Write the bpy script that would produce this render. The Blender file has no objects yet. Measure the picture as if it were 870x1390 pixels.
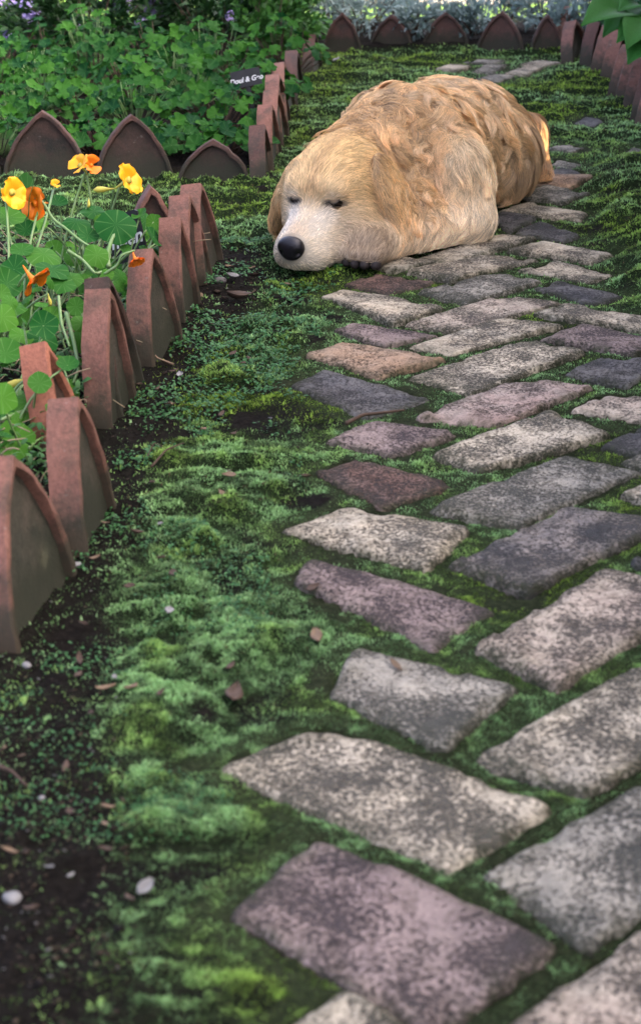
import bpy, math, random
import numpy as np
from mathutils import Vector, Matrix
SC = bpy.context.scene
COL = SC.collection
R = math.radians
rng = np.random.default_rng(7)
random.seed(7)

# ------------------------------------------------------------------ camera
CAM_H, PITCH, FPX = 0.828, R(21.46), 2300.0
cam_d = bpy.data.cameras.new('camera')
cam = bpy.data.objects.new('camera', cam_d); COL.objects.link(cam)
cam.location = (0, 0, CAM_H); cam.rotation_euler = (R(90) - PITCH, 0, 0)
cam_d.sensor_fit = 'VERTICAL'; cam_d.sensor_height = 36.0; cam_d.sensor_width = 24.0
cam_d.lens = FPX / 1390 * 36.0
cam_d.shift_y = -45 / 1390
cam_d.clip_start = 0.05; cam_d.clip_end = 500
cam_d.dof.use_dof = True; cam_d.dof.focus_distance = 3.15; cam_d.dof.aperture_fstop = 8.0
SC.camera = cam

# ------------------------------------------------------------------ light
SUN_EL, SUN_AZ = R(27), R(97)          # azimuth clockwise from +Y: low sun from the right
world = bpy.data.worlds.new('World'); SC.world = world; world.use_nodes = True
wn = world.node_tree.nodes; wl = world.node_tree.links
sky = wn.new('ShaderNodeTexSky'); sky.sky_type = 'NISHITA'; sky.sun_disc = False
sky.sun_elevation = SUN_EL; sky.sun_rotation = SUN_AZ
sky.dust_density = 7.0; sky.air_density = 0.2; sky.ozone_density = 0.0
bg = next(n for n in wn if n.type == 'BACKGROUND'); bg.inputs['Strength'].default_value = 0.15
wl.new(sky.outputs['Color'], bg.inputs['Color'])
sun_d = bpy.data.lights.new('sun', 'SUN'); sun_d.energy = 2.0; sun_d.angle = R(0.5); sun_d.color = (1.0, 0.88, 0.68)
sun = bpy.data.objects.new('sun', sun_d); COL.objects.link(sun)
SUN_DIR = Vector((math.sin(SUN_AZ) * math.cos(SUN_EL), math.cos(SUN_AZ) * math.cos(SUN_EL), math.sin(SUN_EL)))
sun.rotation_euler = SUN_DIR.to_track_quat('Z', 'Y').to_euler(); sun.location = SUN_DIR * 20
vs = SC.view_settings
vs.view_transform = 'Standard'; vs.look = 'None'; vs.gamma = 1.0; vs.use_curve_mapping = False
vs.exposure = 3.95

# ------------------------------------------------------------------ helpers
CT, ST = math.cos(PITCH), math.sin(PITCH)
def ray(px, py):
    u, v = (px - 435) / FPX, (py - 650) / FPX
    return np.array([u, CT - v * ST, -ST - v * CT])
def at(px, py, Y):
    d = ray(px, py); t = Y / d[1]
    return np.array([d[0] * t, Y, CAM_H + d[2] * t])
def ground_pt(px, py, z=0.0):
    d = ray(px, py); t = (z - CAM_H) / d[2]
    return np.array([d[0] * t, d[1] * t, z])
def nrm(v):
    v = np.asarray(v, float); return v / (np.linalg.norm(v, axis=-1, keepdims=True) + 1e-12)
def hash2(ix, iy, s):
    h = (ix.astype(np.int64) * 374761393 + iy.astype(np.int64) * 668265263 + s * 974634777) & 0x7fffffff
    h = ((h ^ (h >> 13)) * 1274126177) & 0x7fffffff
    return ((h ^ (h >> 16)) & 0xffff) / 65535.0
def vnoise(x, y, s=0):
    x = np.asarray(x, float); y = np.asarray(y, float)
    ix, iy = np.floor(x), np.floor(y); fx, fy = x - ix, y - iy
    fx = fx * fx * (3 - 2 * fx); fy = fy * fy * (3 - 2 * fy)
    a, b = hash2(ix, iy, s), hash2(ix + 1, iy, s); c, d = hash2(ix, iy + 1, s), hash2(ix + 1, iy + 1, s)
    return (a * (1 - fx) + b * fx) * (1 - fy) + (c * (1 - fx) + d * fx) * fy
def fbm(x, y, s=0, o=4):
    t, a, n = 0, 0.5, 0
    for k in range(o):
        t = t + a * vnoise(np.asarray(x) * 2 ** k, np.asarray(y) * 2 ** k, s + 17 * k); n += a; a *= 0.5
    return t / n
def sstep(a, b, x):
    t = np.clip((x - a) / (b - a), 0, 1); return t * t * (3 - 2 * t)

def tag(o, label=None, cat=None, group=None, kind=None):
    if label: o['label'] = label
    if cat: o['category'] = cat
    if group: o['group'] = group
    if kind: o['kind'] = kind
    return o
def empty(name, loc=(0, 0, 0), rz=0.0):
    o = bpy.data.objects.new(name, None); COL.objects.link(o); o.location = loc; o.rotation_euler = (0, 0, rz)
    o.empty_display_size = 0.05
    return o
def link(name, data, parent=None, loc=(0, 0, 0), rot=(0, 0, 0), scale=None):
    o = bpy.data.objects.new(name, data); COL.objects.link(o); o.location = loc; o.rotation_euler = rot
    if scale is not None: o.scale = (scale, scale, scale) if np.isscalar(scale) else scale
    if parent: o.parent = parent
    return o
def mesh(name, verts, faces, mat=None, smooth=True, col=None):
    """faces: list, or an (n,3|4) array; col: per-vertex rgb"""
    me = bpy.data.meshes.new(name)
    if isinstance(faces, np.ndarray):
        V = np.asarray(verts, np.float32); k = faces.shape[1]; n = len(faces)
        me.vertices.add(len(V)); me.vertices.foreach_set('co', V.ravel())
        me.loops.add(n * k); me.loops.foreach_set('vertex_index', faces.astype(np.int32).ravel())
        me.polygons.add(n); me.polygons.foreach_set('loop_start', np.arange(0, n * k, k, dtype=np.int32))
        me.update(calc_edges=True)
    else:
        me.from_pydata([tuple(map(float, v)) for v in verts], [], faces)
    if smooth: me.polygons.foreach_set('use_smooth', np.ones(len(me.polygons), bool))
    if col is not None:
        a = me.attributes.new('Col', 'FLOAT_COLOR', 'POINT')
        c = np.ones((len(verts), 4), np.float32); c[:, :3] = col; a.data.foreach_set('color', c.ravel())
    if mat: me.materials.append(mat)
    me.update()
    return me
class MB:
    """collects simple shapes, built into one mesh"""
    def __init__(s): s.v = []; s.f = []
    def add(s, v, f):
        n = len(s.v); s.v += [tuple(map(float, p)) for p in v]; s.f += [tuple(i + n for i in q) for q in f]
    def tube(s, pts, rad, n=6):
        pts = np.asarray(pts, float); m = len(pts); rad = np.full(m, rad) if np.isscalar(rad) else np.asarray(rad)
        tg = nrm(np.gradient(pts, axis=0)); V = []
        ref = np.array([0, 0, 1.0]) if abs(tg[0][2]) < 0.9 else np.array([1.0, 0, 0])
        for i in range(m):
            a = nrm(np.cross(tg[i], ref)); b = np.cross(tg[i], a); ref = ref if np.linalg.norm(np.cross(tg[i], ref)) > .1 else a
            for k in range(n):
                t = 2 * math.pi * k / n; V.append(pts[i] + rad[i] * (a * math.cos(t) + b * math.sin(t)))
        F = [(i * n + k, i * n + (k + 1) % n, (i + 1) * n + (k + 1) % n, (i + 1) * n + k) for i in range(m - 1) for k in range(n)]
        F += [tuple(range(n))[::-1], tuple((m - 1) * n + k for k in range(n))]
        s.add(V, F)
    def box(s, c, h):
        c = np.asarray(c, float)
        V = [c + np.array([x, y, z]) * h for z in (-1, 1) for y in (-1, 1) for x in (-1, 1)]
        s.add(V, [(0, 2, 3, 1), (4, 5, 7, 6), (0, 1, 5, 4), (2, 6, 7, 3), (0, 4, 6, 2), (1, 3, 7, 5)])
    def mesh(s, name, mat, smooth=True): return mesh(name, s.v, s.f, mat, smooth)

# ------------------------------------------------------------------ materials
def new_mat(name):
    m = bpy.data.materials.new(name); m.use_nodes = True
    return m, m.node_tree.nodes, m.node_tree.links, m.node_tree.nodes['Principled BSDF']
def nnode(N, t, **kw):
    n = N.new(t)
    for k, v in kw.items():
        if k in n.inputs: n.inputs[k].default_value = v
        else: setattr(n, k, v)
    return n
def ramp(N, L, src, stops):
    r = N.new('ShaderNodeValToRGB'); cr = r.color_ramp
    while len(cr.elements) < len(stops): cr.elements.new(0.5)
    for e, (p, c) in zip(cr.elements, stops):
        e.position = p; e.color = (*c, 1) if len(c) == 3 else c
    L.new(src, r.inputs['Fac']); return r.outputs['Color']
def mixc(N, L, fac, a, b, mode='MIX'):
    m = N.new('ShaderNodeMix'); m.data_type = 'RGBA'; m.blend_type = mode
    for s, v in ((m.inputs[0], fac), (m.inputs[6], a), (m.inputs[7], b)):
        if hasattr(v, 'links'): L.new(v, s)
        elif np.isscalar(v): s.default_value = v
        else: s.default_value = (*v, 1)
    return m.outputs[2]
def objcoord(N, L, rand=True):
    tc = N.new('ShaderNodeTexCoord')
    if not rand: return tc.outputs['Object']
    oi = N.new('ShaderNodeObjectInfo'); m = N.new('ShaderNodeMath'); m.operation = 'MULTIPLY'; m.inputs[1].default_value = 37.0
    L.new(oi.outputs['Random'], m.inputs[0])
    a = N.new('ShaderNodeVectorMath'); a.operation = 'ADD'
    L.new(tc.outputs['Object'], a.inputs[0]); L.new(m.outputs[0], a.inputs[1]); return a.outputs[0]
def noise(N, L, vec, scale, detail=5, rough=0.6, dist=0.0):
    n = nnode(N, 'ShaderNodeTexNoise', Scale=scale, Detail=detail, Roughness=rough, Distortion=dist)
    L.new(vec, n.inputs['Vector']); return n.outputs['Fac']
def bump(N, L, b, h, strength=0.5, dist=0.002):
    n = nnode(N, 'ShaderNodeBump', Strength=strength, Distance=dist); L.new(h, n.inputs['Height']); L.new(n.outputs[0], b.inputs['Normal'])

BLACK, WHITE = (0, 0, 0), (1, 1, 1)
def brick_mat(name, c1, c2, dark, pit):
    """two clay tones in soft patches, fine dark pits, a film of grime and algae, dirt held along the worn edges"""
    m, N, L, b = new_mat(name)
    v = objcoord(N, L)
    big = ramp(N, L, noise(N, L, v, 9, 4, 0.65), [(0.38, BLACK), (0.62, WHITE)])
    c = mixc(N, L, big, c1, c2)
    fine = noise(N, L, v, 330, 4, 0.75)
    c = mixc(N, L, 1.0, c, ramp(N, L, fine, [(0.28, (0.62,) * 3), (0.72, (1.28,) * 3)]), 'MULTIPLY')
    mot = noise(N, L, v, 48, 6, 0.7, 0.6)
    c = mixc(N, L, 1.0, c, ramp(N, L, mot, [(0.30, (0.42, 0.41, 0.39)), (0.52, (1.0, 1.0, 1.0)), (0.75, (1.16, 1.14, 1.1))]), 'MULTIPLY')
    # pits: small, denser in some zones than others
    a = noise(N, L, v, 235, 6, 0.70, 0.3); w = noise(N, L, v, 13, 4, 0.6)
    s = N.new('ShaderNodeMath'); s.operation = 'MULTIPLY_ADD'; s.inputs[1].default_value = 0.62; L.new(w, s.inputs[0]); L.new(a, s.inputs[2])
    t = 0.81 + (0.5 - pit) * 0.38
    mask = ramp(N, L, s.outputs[0], [(max(0, t - 0.05), BLACK), (min(1, t + 0.06), (0.88,) * 3)])
    c = mixc(N, L, mask, c, dark)
    grey = ramp(N, L, noise(N, L, v, 19, 7, 0.72), [(0.52, BLACK), (0.80, (0.36,) * 3)])
    c = mixc(N, L, grey, c, (0.075, 0.072, 0.06))
    at_ = nnode(N, 'ShaderNodeAttribute', attribute_name='Col')
    ed = N.new('ShaderNodeMath'); ed.operation = 'MULTIPLY'; L.new(at_.outputs['Fac'], ed.inputs[0]); L.new(ramp(N, L, noise(N, L, v, 60, 5, 0.7), [(0.3, BLACK), (0.62, WHITE)]), ed.inputs[1])
    c = mixc(N, L, ed.outputs[0], c, (0.045, 0.050, 0.026))
    L.new(c, b.inputs['Base Color']); b.inputs['Roughness'].default_value = 0.9; b.inputs['Specular IOR Level'].default_value = 0.15
    h = mixc(N, L, 0.45, mixc(N, L, mask, WHITE, BLACK), mixc(N, L, 0.5, fine, mot))
    bump(N, L, b, h, 0.9, 0.005)
    return m
BM = {
    'cream': brick_mat('brick_cream', (0.60, 0.50, 0.36), (0.50, 0.44, 0.34), (0.05, 0.046, 0.04), 0.42),
    'speckle': brick_mat('brick_speckled', (0.66, 0.56, 0.41), (0.52, 0.45, 0.345), (0.03, 0.03, 0.027), 0.48),
    'pink': brick_mat('brick_pink', (0.40, 0.28, 0.235), (0.42, 0.335, 0.28), (0.06, 0.045, 0.04), 0.30),
    'pale': brick_mat('brick_pale_pink', (0.54, 0.45, 0.345), (0.48, 0.375, 0.295), (0.05, 0.045, 0.04), 0.38),
    'orange': brick_mat('brick_orange', (0.42, 0.27, 0.17), (0.36, 0.27, 0.195), (0.06, 0.045, 0.035), 0.32),
    'purple': brick_mat('brick_purple', (0.26, 0.195, 0.18), (0.33, 0.25, 0.22), (0.04, 0.033, 0.035), 0.40),
    'slate': brick_mat('brick_slate', (0.12, 0.115, 0.118), (0.17, 0.155, 0.145), (0.035, 0.034, 0.034), 0.42),
    'red': brick_mat('brick_red', (0.22, 0.13, 0.10), (0.18, 0.13, 0.11), (0.035, 0.03, 0.028), 0.48),
    'grey': brick_mat('brick_grey', (0.42, 0.375, 0.30), (0.30, 0.275, 0.23), (0.04, 0.042, 0.036), 0.46),
    'two': brick_mat('brick_two_tone', (0.36, 0.30, 0.25), (0.16, 0.145, 0.14), (0.04, 0.04, 0.04), 0.44),
}
def tile_mat(name, c1, c2, stain, amt):
    m, N, L, b = new_mat(name)
    v = objcoord(N, L)
    c = mixc(N, L, noise(N, L, v, 14, 4), c1, c2)
    f = noise(N, L, v, 180, 4, 0.7)
    c = mixc(N, L, ramp(N, L, noise(N, L, v, 16, 6, 0.68), [(0.62 - amt * 0.35, BLACK), (0.86 - amt * 0.35, (0.92,) * 3)]), c, stain)
    c = mixc(N, L, ramp(N, L, noise(N, L, v, 95, 5, 0.7), [(0.60, BLACK), (0.74, (0.6,) * 3)]), c, (0.05, 0.045, 0.04))
    c = mixc(N, L, ramp(N, L, noise(N, L, v, 75, 5, 0.65), [(0.64, BLACK), (0.72, (0.4,) * 3)]), c, (0.26, 0.23, 0.20))
    c = mixc(N, L, 1.0, c, ramp(N, L, f, [(0.3, (0.7,) * 3), (0.7, (1.2,) * 3)]), 'MULTIPLY')
    zz = N.new('ShaderNodeSeparateXYZ'); L.new(N.new('ShaderNodeTexCoord').outputs['Object'], zz.inputs[0])
    zs = N.new('ShaderNodeMath'); zs.operation = 'MULTIPLY_ADD'; zs.inputs[1].default_value = 0.12; zs.inputs[2].default_value = 0.0; L.new(noise(N, L, v, 40, 5, 0.7), zs.inputs[0])
    zd = N.new('ShaderNodeMath'); zd.operation = 'SUBTRACT'; L.new(zz.outputs['Z'], zd.inputs[0]); L.new(zs.outputs[0], zd.inputs[1])
    c = mixc(N, L, ramp(N, L, zd.outputs[0], [(0.0, (0.85,) * 3), (0.045, BLACK)]), c, (0.028, 0.030, 0.018))
    L.new(c, b.inputs['Base Color']); b.inputs['Roughness'].default_value = 0.8; b.inputs['Specular IOR Level'].default_value = 0.3
    bump(N, L, b, f, 0.45, 0.0025)
    return m
TM_RIM = tile_mat('terracotta_rim', (0.235, 0.103, 0.073), (0.16, 0.080, 0.060), (0.042, 0.038, 0.028), 0.44)
TM_RED = tile_mat('terracotta_bright', (0.33, 0.12, 0.07), (0.25, 0.10, 0.065), (0.08, 0.055, 0.04), 0.14)
TM_PANEL = tile_mat('terracotta_stained', (0.082, 0.062, 0.045), (0.056, 0.053, 0.040), (0.024, 0.028, 0.019), 0.66)
TM_DARK = tile_mat('terracotta_damp', (0.070, 0.036, 0.026), (0.048, 0.030, 0.023), (0.017, 0.017, 0.013), 0.55)
TM_FAR = tile_mat('terracotta_brown', (0.105, 0.05, 0.038), (0.08, 0.042, 0.033), (0.04, 0.034, 0.028), 0.4)

def attr_mat(name, rough=0.6, spec=0.3, trans=0.0, sheen=0.0):
    m, N, L, b = new_mat(name)
    a = nnode(N, 'ShaderNodeAttribute', attribute_name='Col')
    L.new(a.outputs['Color'], b.inputs['Base Color']); b.inputs['Roughness'].default_value = rough
    b.inputs['Specular IOR Level'].default_value = spec
    if trans:
        t = N.new('ShaderNodeBsdfTranslucent'); L.new(a.outputs['Color'], t.inputs['Color'])
        mx = N.new('ShaderNodeMixShader'); mx.inputs[0].default_value = trans
        L.new(b.outputs[0], mx.inputs[1]); L.new(t.outputs[0], mx.inputs[2]); L.new(mx.outputs[0], N['Material Output'].inputs['Surface'])
    return m
M_MOSS = attr_mat('moss', 0.75, 0.12, 0.35)
M_LEAVES = attr_mat('leaves', 0.5, 0.28, 0.25)

def soil_mat():
    m, N, L, b = new_mat('soil_and_moss')
    a = nnode(N, 'ShaderNodeAttribute', attribute_name='Col')
    tc = N.new('ShaderNodeTexCoord'); v = tc.outputs['Object']
    f = noise(N, L, v, 120, 6, 0.7); g = noise(N, L, v, 420, 3, 0.7)
    c = mixc(N, L, 1.0, a.outputs['Color'], ramp(N, L, f, [(0.25, (0.25,) * 3), (0.5, (0.9,) * 3), (0.75, (1.9,) * 3)]), 'MULTIPLY')
    c = mixc(N, L, ramp(N, L, g, [(0.66, BLACK), (0.72, (0.5,) * 3)]), c, (0.08, 0.065, 0.05))
    L.new(c, b.inputs['Base Color']); b.inputs['Roughness'].default_value = 0.95; b.inputs['Specular IOR Level'].default_value = 0.05
    bump(N, L, b, f, 1.0, 0.006)
    return m
M_SOIL = soil_mat()

def leaf_mat(name, c1, c2, vein, nveins=0, rough=0.4, trans=0.3, blue=None):
    """c1..c2 vary from leaf to leaf; radial veins drawn round the leaf's own centre"""
    m, N, L, b = new_mat(name)
    oi = N.new('ShaderNodeObjectInfo'); c = mixc(N, L, oi.outputs['Random'], c1, c2)
    tc = N.new('ShaderNodeTexCoord')
    f = noise(N, L, objcoord(N, L), 60, 4)
    c = mixc(N, L, 1.0, c, ramp(N, L, f, [(0.3, (0.75,) * 3), (0.7, (1.2,) * 3)]), 'MULTIPLY')
    hgt = f
    if nveins:
        sx = N.new('ShaderNodeSeparateXYZ'); L.new(tc.outputs['Object'], sx.inputs[0])
        an = N.new('ShaderNodeMath'); an.operation = 'ARCTAN2'; L.new(sx.outputs[1], an.inputs[0]); L.new(sx.outputs[0], an.inputs[1])
        mu = N.new('ShaderNodeMath'); mu.operation = 'MULTIPLY'; mu.inputs[1].default_value = nveins; L.new(an.outputs[0], mu.inputs[0])
        co = N.new('ShaderNodeMath'); co.operation = 'COSINE'; L.new(mu.outputs[0], co.inputs[0])
        vm = ramp(N, L, co.outputs[0], [(0.90, BLACK), (0.995, (0.4,) * 3)])
        c = mixc(N, L, vm, c, vein); hgt = vm
    L.new(c, b.inputs['Base Color']); b.inputs['Roughness'].default_value = rough + .1; b.inputs['Specular IOR Level'].default_value = 0.12
    bump(N, L, b, hgt, 0.25, 0.001)
    t = N.new('ShaderNodeBsdfTranslucent'); L.new(c, t.inputs['Color'])
    mx = N.new('ShaderNodeMixShader'); mx.inputs[0].default_value = trans
    L.new(b.outputs[0], mx.inputs[1]); L.new(t.outputs[0], mx.inputs[2]); L.new(mx.outputs[0], N['Material Output'].inputs['Surface'])
    return m
M_NAST = leaf_mat('nasturtium_leaf', (0.012, 0.095, 0.016), (0.075, 0.22, 0.02), (0.16, 0.30, 0.09), 9, 0.5, 0.3)
M_GERA = leaf_mat('geranium_leaf', (0.005, 0.048, 0.013), (0.038, 0.140, 0.012), (0.09, 0.2, 0.06), 6, 0.55, 0.3)
M_HOSTA = leaf_mat('broad_leaf', (0.04, 0.16, 0.03), (0.06, 0.19, 0.035), (0.1, 0.24, 0.05), 0, 0.4, 0.35)
def plain(name, c, rough=0.6, c2=None, scale=40, spec=0.35, bmp=0.3):
    m, N, L, b = new_mat(name)
    v = objcoord(N, L); f = noise(N, L, v, scale, 5, 0.65)
    c2 = c2 or tuple(x * 0.6 for x in c)
    L.new(mixc(N, L, ramp(N, L, f, [(0.35, BLACK), (0.65, WHITE)]), c, c2), b.inputs['Base Color'])
    b.inputs['Roughness'].default_value = rough; b.inputs['Specular IOR Level'].default_value = spec
    bump(N, L, b, f, bmp, 0.001); return m
M_STEM = plain('green_stem', (0.13, 0.24, 0.07), 0.5, (0.19, 0.27, 0.12))
M_DRYSTEM = plain('dry_stem', (0.30, 0.24, 0.15), 0.7, (0.17, 0.12, 0.07))
M_WOODY = plain('woody_stem', (0.09, 0.055, 0.035), 0.8)
M_YEL = plain('petal_yellow', (0.80, 0.42, 0.01), 0.5, (0.80, 0.33, 0.008), 60)
M_ORA = plain('petal_orange', (0.78, 0.22, 0.008), 0.5, (0.72, 0.15, 0.006), 60)
M_BUD = plain('bud_green_yellow', (0.42, 0.42, 0.08), 0.5, (0.52, 0.40, 0.05), 60)
M_LILAC = plain('petal_lilac', (0.50, 0.42, 0.72), 0.6, (0.40, 0.30, 0.62), 60)
M_SIGN = plain('sign_black', (0.012, 0.012, 0.014), 0.45, (0.02, 0.02, 0.022))
M_PAINT = plain('sign_white_paint', (0.72, 0.72, 0.70), 0.6, (0.6, 0.6, 0.6))
M_TAN = plain('dead_leaf_tan', (0.22, 0.15, 0.09), 0.7, (0.13, 0.085, 0.055), 60)
M_BROWN = plain('dead_leaf_brown', (0.085, 0.052, 0.035), 0.7, (0.05, 0.032, 0.022), 60)
M_PALE = plain('pale_chip', (0.24, 0.23, 0.22), 0.6, (0.15, 0.145, 0.14), 50)
M_KERB = plain('kerb_concrete', (0.16, 0.14, 0.13), 0.85, (0.10, 0.09, 0.085), 20)
M_MINT = plain('mint_tag', (0.14, 0.42, 0.27), 0.5, (0.12, 0.36, 0.24))

# ------------------------------------------------------------------ the brick path: corners (photo px) dropped on the ground
# (kind, four corners in order round the brick, sink)
BR = [
 ('speckle', [(556,508),(718,458),(791,474),(637,528)]), ('pink', [(571,562),(709,512),(802,520),(673,572)]),
 ('speckle', [(592,612),(747,556),(825,586),(649,634)]), ('orange', [(419,476),(461,463),(601,484),(514,506)]),
 ('cream', [(440,396),(464,390),(600,415),(535,436)]), ('cream', [(388,712),(470,684),(633,714),(580,766)]),
 ('purple', [(405,780),(418,757),(672,819),(585,872)]), ('speckle', [(298,1031),(442,979),(746,1088),(608,1170)]),
 ('grey', [(453,936),(484,874),(700,925),(601,1008)]), ('grey', [(587,684),(767,613),(868,633),(703,709)]),
 ('pale', [(553,436),(685,397),(761,406),(619,446)]), ('cream', [(556,466),(685,430),(761,438),(613,475)]),
 ('purple', [(461,445),(478,438),(592,450),(520,464)]), ('slate', [(400,518),(440,500),(580,535),(499,560)]),
 ('purple', [(446,593),(508,571),(618,583),(532,613)]), ('red', [(433,632),(470,619),(614,652),(519,682)]),
 ('red', [(473,382),(508,370),(589,378),(523,396)]), ('grey', [(571,394),(682,369),(732,379),(631,409)]),
 ('cream', [(556,366),(661,343),(730,348),(613,377)]), ('cream', [(563,349),(685,317),(724,320),(613,354)]),
 ('cream', [(511,357),(556,346),(590,353),(529,365)]), ('cream', [(690,337),(735,327),(829,343),(800,353)]),
 ('cream', [(706,363),(757,352),(828,368),(800,378)]), ('slate', [(727,387),(756,378),(843,399),(804,409)]),
 ('cream', [(728,422),(768,411),(905,433),(878,447)]), ('purple', [(733,454),(792,438),(890,460),(862,477)]),
 ('slate', [(771,502),(822,482),(905,486),(850,519)]), ('pale', [(777,551),(828,528),(905,541),(880,566)]),
 ('slate', [(820,600),(868,577),(930,592),(880,618)]), ('slate', [(664,296),(682,287),(726,293),(691,311)]),
 ('slate', [(698,311),(733,299),(784,317),(765,325)]), ('cream', [(678,283),(715,271),(793,287),(787,296)]),
 ('grey', [(706,264),(739,251),(797,262),(762,272)]), ('orange', [(722,251),(743,236),(802,238),(768,253)]),
 ('pale', [(648,875),(828,765),(955,800),(757,925)]), ('speckle', [(649,1022),(868,895),(1010,935),(792,1072)]),
 ('grey', [(663,1174),(872,1060),(1010,1130),(800,1275)]), ('two', [(617,762),(772,683),(905,702),(715,797)]),
 ('cream', [(850,665),(885,650),(945,665),(905,682)]), ('slate', [(862,757),(905,733),(950,758),(895,778)]),
 ('purple', [(322,1230),(430,1130),(748,1275),(590,1395)]), ('speckle', [(330,1440),(470,1345),(700,1480),(520,1580)]),
 ('pale', [(680,1400),(905,1230),(1080,1340),(850,1520)]), ('grey', [(850,622),(900,605),(960,622),(905,640)]),
 ('slate', [(742,229),(760,222),(800,230),(775,236)]), ('grey', [(744,218),(757,212),(790,218),(772,224)]),
 ('slate', [(780,163),(796,153),(822,158),(805,167)]), ('grey', [(746,197),(762,191),(792,197),(775,203)]),
 ('grey', [(843,206),(860,197),(890,203),(872,211)]),
 ('grey', [(636,95),(662,84),(690,86),(668,97)]), ('cream', [(683,98),(712,86),(740,88),(715,101)]),
 ('cream', [(703,86),(730,79),(764,82),(740,88)]), ('grey', [(625,83),(655,77),(690,79),(668,85)]),
 ('grey', [(640,106),(668,97),(700,100),(676,109)]), ('cream', [(590,92),(610,86),(640,88),(622,95)]),
]
SUNK = {44, 45, 46, 47, 48}
quads = []
for i, (k, q) in enumerate(BR):
    P = np.array([ground_pt(x, y, 0.004)[:2] for x, y in q])
    if (P[1][0] - P[0][0]) * (P[2][1] - P[0][1]) - (P[1][1] - P[0][1]) * (P[2][0] - P[0][0]) > 0: pass
    else: P = P[::-1]
    c_ = P.mean(0); e1, e2 = nrm(P[1] - P[0] + P[2] - P[3]), nrm(P[2] - P[1] + P[3] - P[0])
    gr = 0.0068 if i < 49 else 0.0
    P = P + gr * (np.array([-1, 1, 1, -1])[:, None] * e1 + np.array([-1, -1, 1, 1])[:, None] * e2)
    quads.append(P)

def inside(P, q, pad):
    return all((q[0] - P[k][0]) * -nrm(P[(k + 1) % 4] - P[k])[1] + (q[1] - P[k][1]) * nrm(P[(k + 1) % 4] - P[k])[0] > -pad for k in range(4))
COLT = (ground_pt(812, 458) - ground_pt(526, 451))[:2]
for i in range(43):
    for m_ in (1, 2):
        P = quads[i] + COLT * m_; c_ = P.mean(0)
        if c_[1] > 2.75 or c_[1] < .9 or c_[0] > 0.98 or P[:, 0].min() < .17 * P[:, 1].mean(): continue
        test = [c_] + [a * .5 + b * .5 for a, b in zip(P, np.roll(P, -1, 0))] + list(P) + [p * .5 + c_ * .5 for p in P]
        if any(inside(Q, t, .004) for Q in quads for t in test) or any(inside(P, t, .004) for Q in quads for t in list(Q) + [Q.mean(0)]): continue
        BR.append((BR[(i * 7) % 43][0], None)); quads.append(P)

# raster of brick cover (5 mm cells): distance-like mask for soil level and moss
GX0, GX1, GY0, GY1, GC = -1.5, 2.0, 0.8, 7.6, 0.005
gnx, gny = int((GX1 - GX0) / GC), int((GY1 - GY0) / GC)
BRM = np.full((gnx, gny), -1.0, np.float32)      # signed inside distance (m), > 0 on a brick
for P in quads:
    a, b = P.min(0) - .08, P.max(0) + .08
    i0, j0 = max(0, int((a[0] - GX0) / GC)), max(0, int((a[1] - GY0) / GC)); i1, j1 = min(gnx, int((b[0] - GX0) / GC)), min(gny, int((b[1] - GY0) / GC))
    if i1 <= i0 or j1 <= j0: continue
    X, Y = np.meshgrid(GX0 + (np.arange(i0, i1) + .5) * GC, GY0 + (np.arange(j0, j1) + .5) * GC, indexing='ij')
    d = np.full(X.shape, 9.0)
    for k in range(4):
        p, q = P[k], P[(k + 1) % 4]; e = nrm(q - p); d = np.minimum(d, (X - p[0]) * -e[1] + (Y - p[1]) * e[0])
    BRM[i0:i1, j0:j1] = np.maximum(BRM[i0:i1, j0:j1], d)
def brick_in(x, y):
    i = np.clip(((x - GX0) / GC).astype(int), 0, gnx - 1); j = np.clip(((y - GY0) / GC).astype(int), 0, gny - 1)
    return BRM[i, j]

# lines of the edging rows on the ground
def poly_x(y, pts):
    pts = np.array(pts); return np.interp(y, pts[:, 1], pts[:, 0])
LEFT_ROW = [ground_pt(-60, 1050)[:2], ground_pt(30, 872)[:2], ground_pt(135, 690)[:2], ground_pt(180, 540)[:2], ground_pt(243, 452)[:2], ground_pt(285, 362)[:2], ground_pt(292, 345)[:2]]
MID_Y = 4.13
MIDCOL = [ground_pt(360, 248)[:2], ground_pt(378, 200)[:2], ground_pt(400, 130)[:2], ground_pt(425, 85)[:2]]
RIGHT_ROW = [ground_pt(885, 215)[:2], ground_pt(868, 170)[:2], ground_pt(830, 118)[:2], ground_pt(792, 84)[:2]]
FAR_Y = 6.45
def zones(x, y):
    """bed = planted soil behind the edging, strip = bare soil beside the left row, right = the mossy bank"""
    w = (fbm(x * 9, y * 9, 5) - .5) * 0.05
    xl = poly_x(y, LEFT_ROW); near = (y < 3.42)
    bed = np.where(near, sstep(0.0, -0.03, x - xl + 0.03), 0)
    xm = poly_x(y, MIDCOL); bed = np.maximum(bed, np.where((y > MID_Y + .02), sstep(0.0, -0.03, x - xm + .03), 0))
    xr = poly_x(y, RIGHT_ROW); bed = np.maximum(bed, np.where(y > 4.3, sstep(0.0, 0.03, x - xr - .02), 0))
    bed = np.maximum(bed, sstep(FAR_Y + .03, FAR_Y + .08, y) * sstep(7.6, 7.4, y))
    sw = np.interp(y, [0.9, 1.3, 1.7, 2.1, 2.6, 3.0, 3.3], [0.20, 0.17, 0.085, 0.055, 0.075, 0.10, 0.09])
    strip = np.where(near, sstep(sw + .035, sw - .03, x - xl + w * 1.2), 0) * (1 - bed)
    return bed, strip
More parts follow.
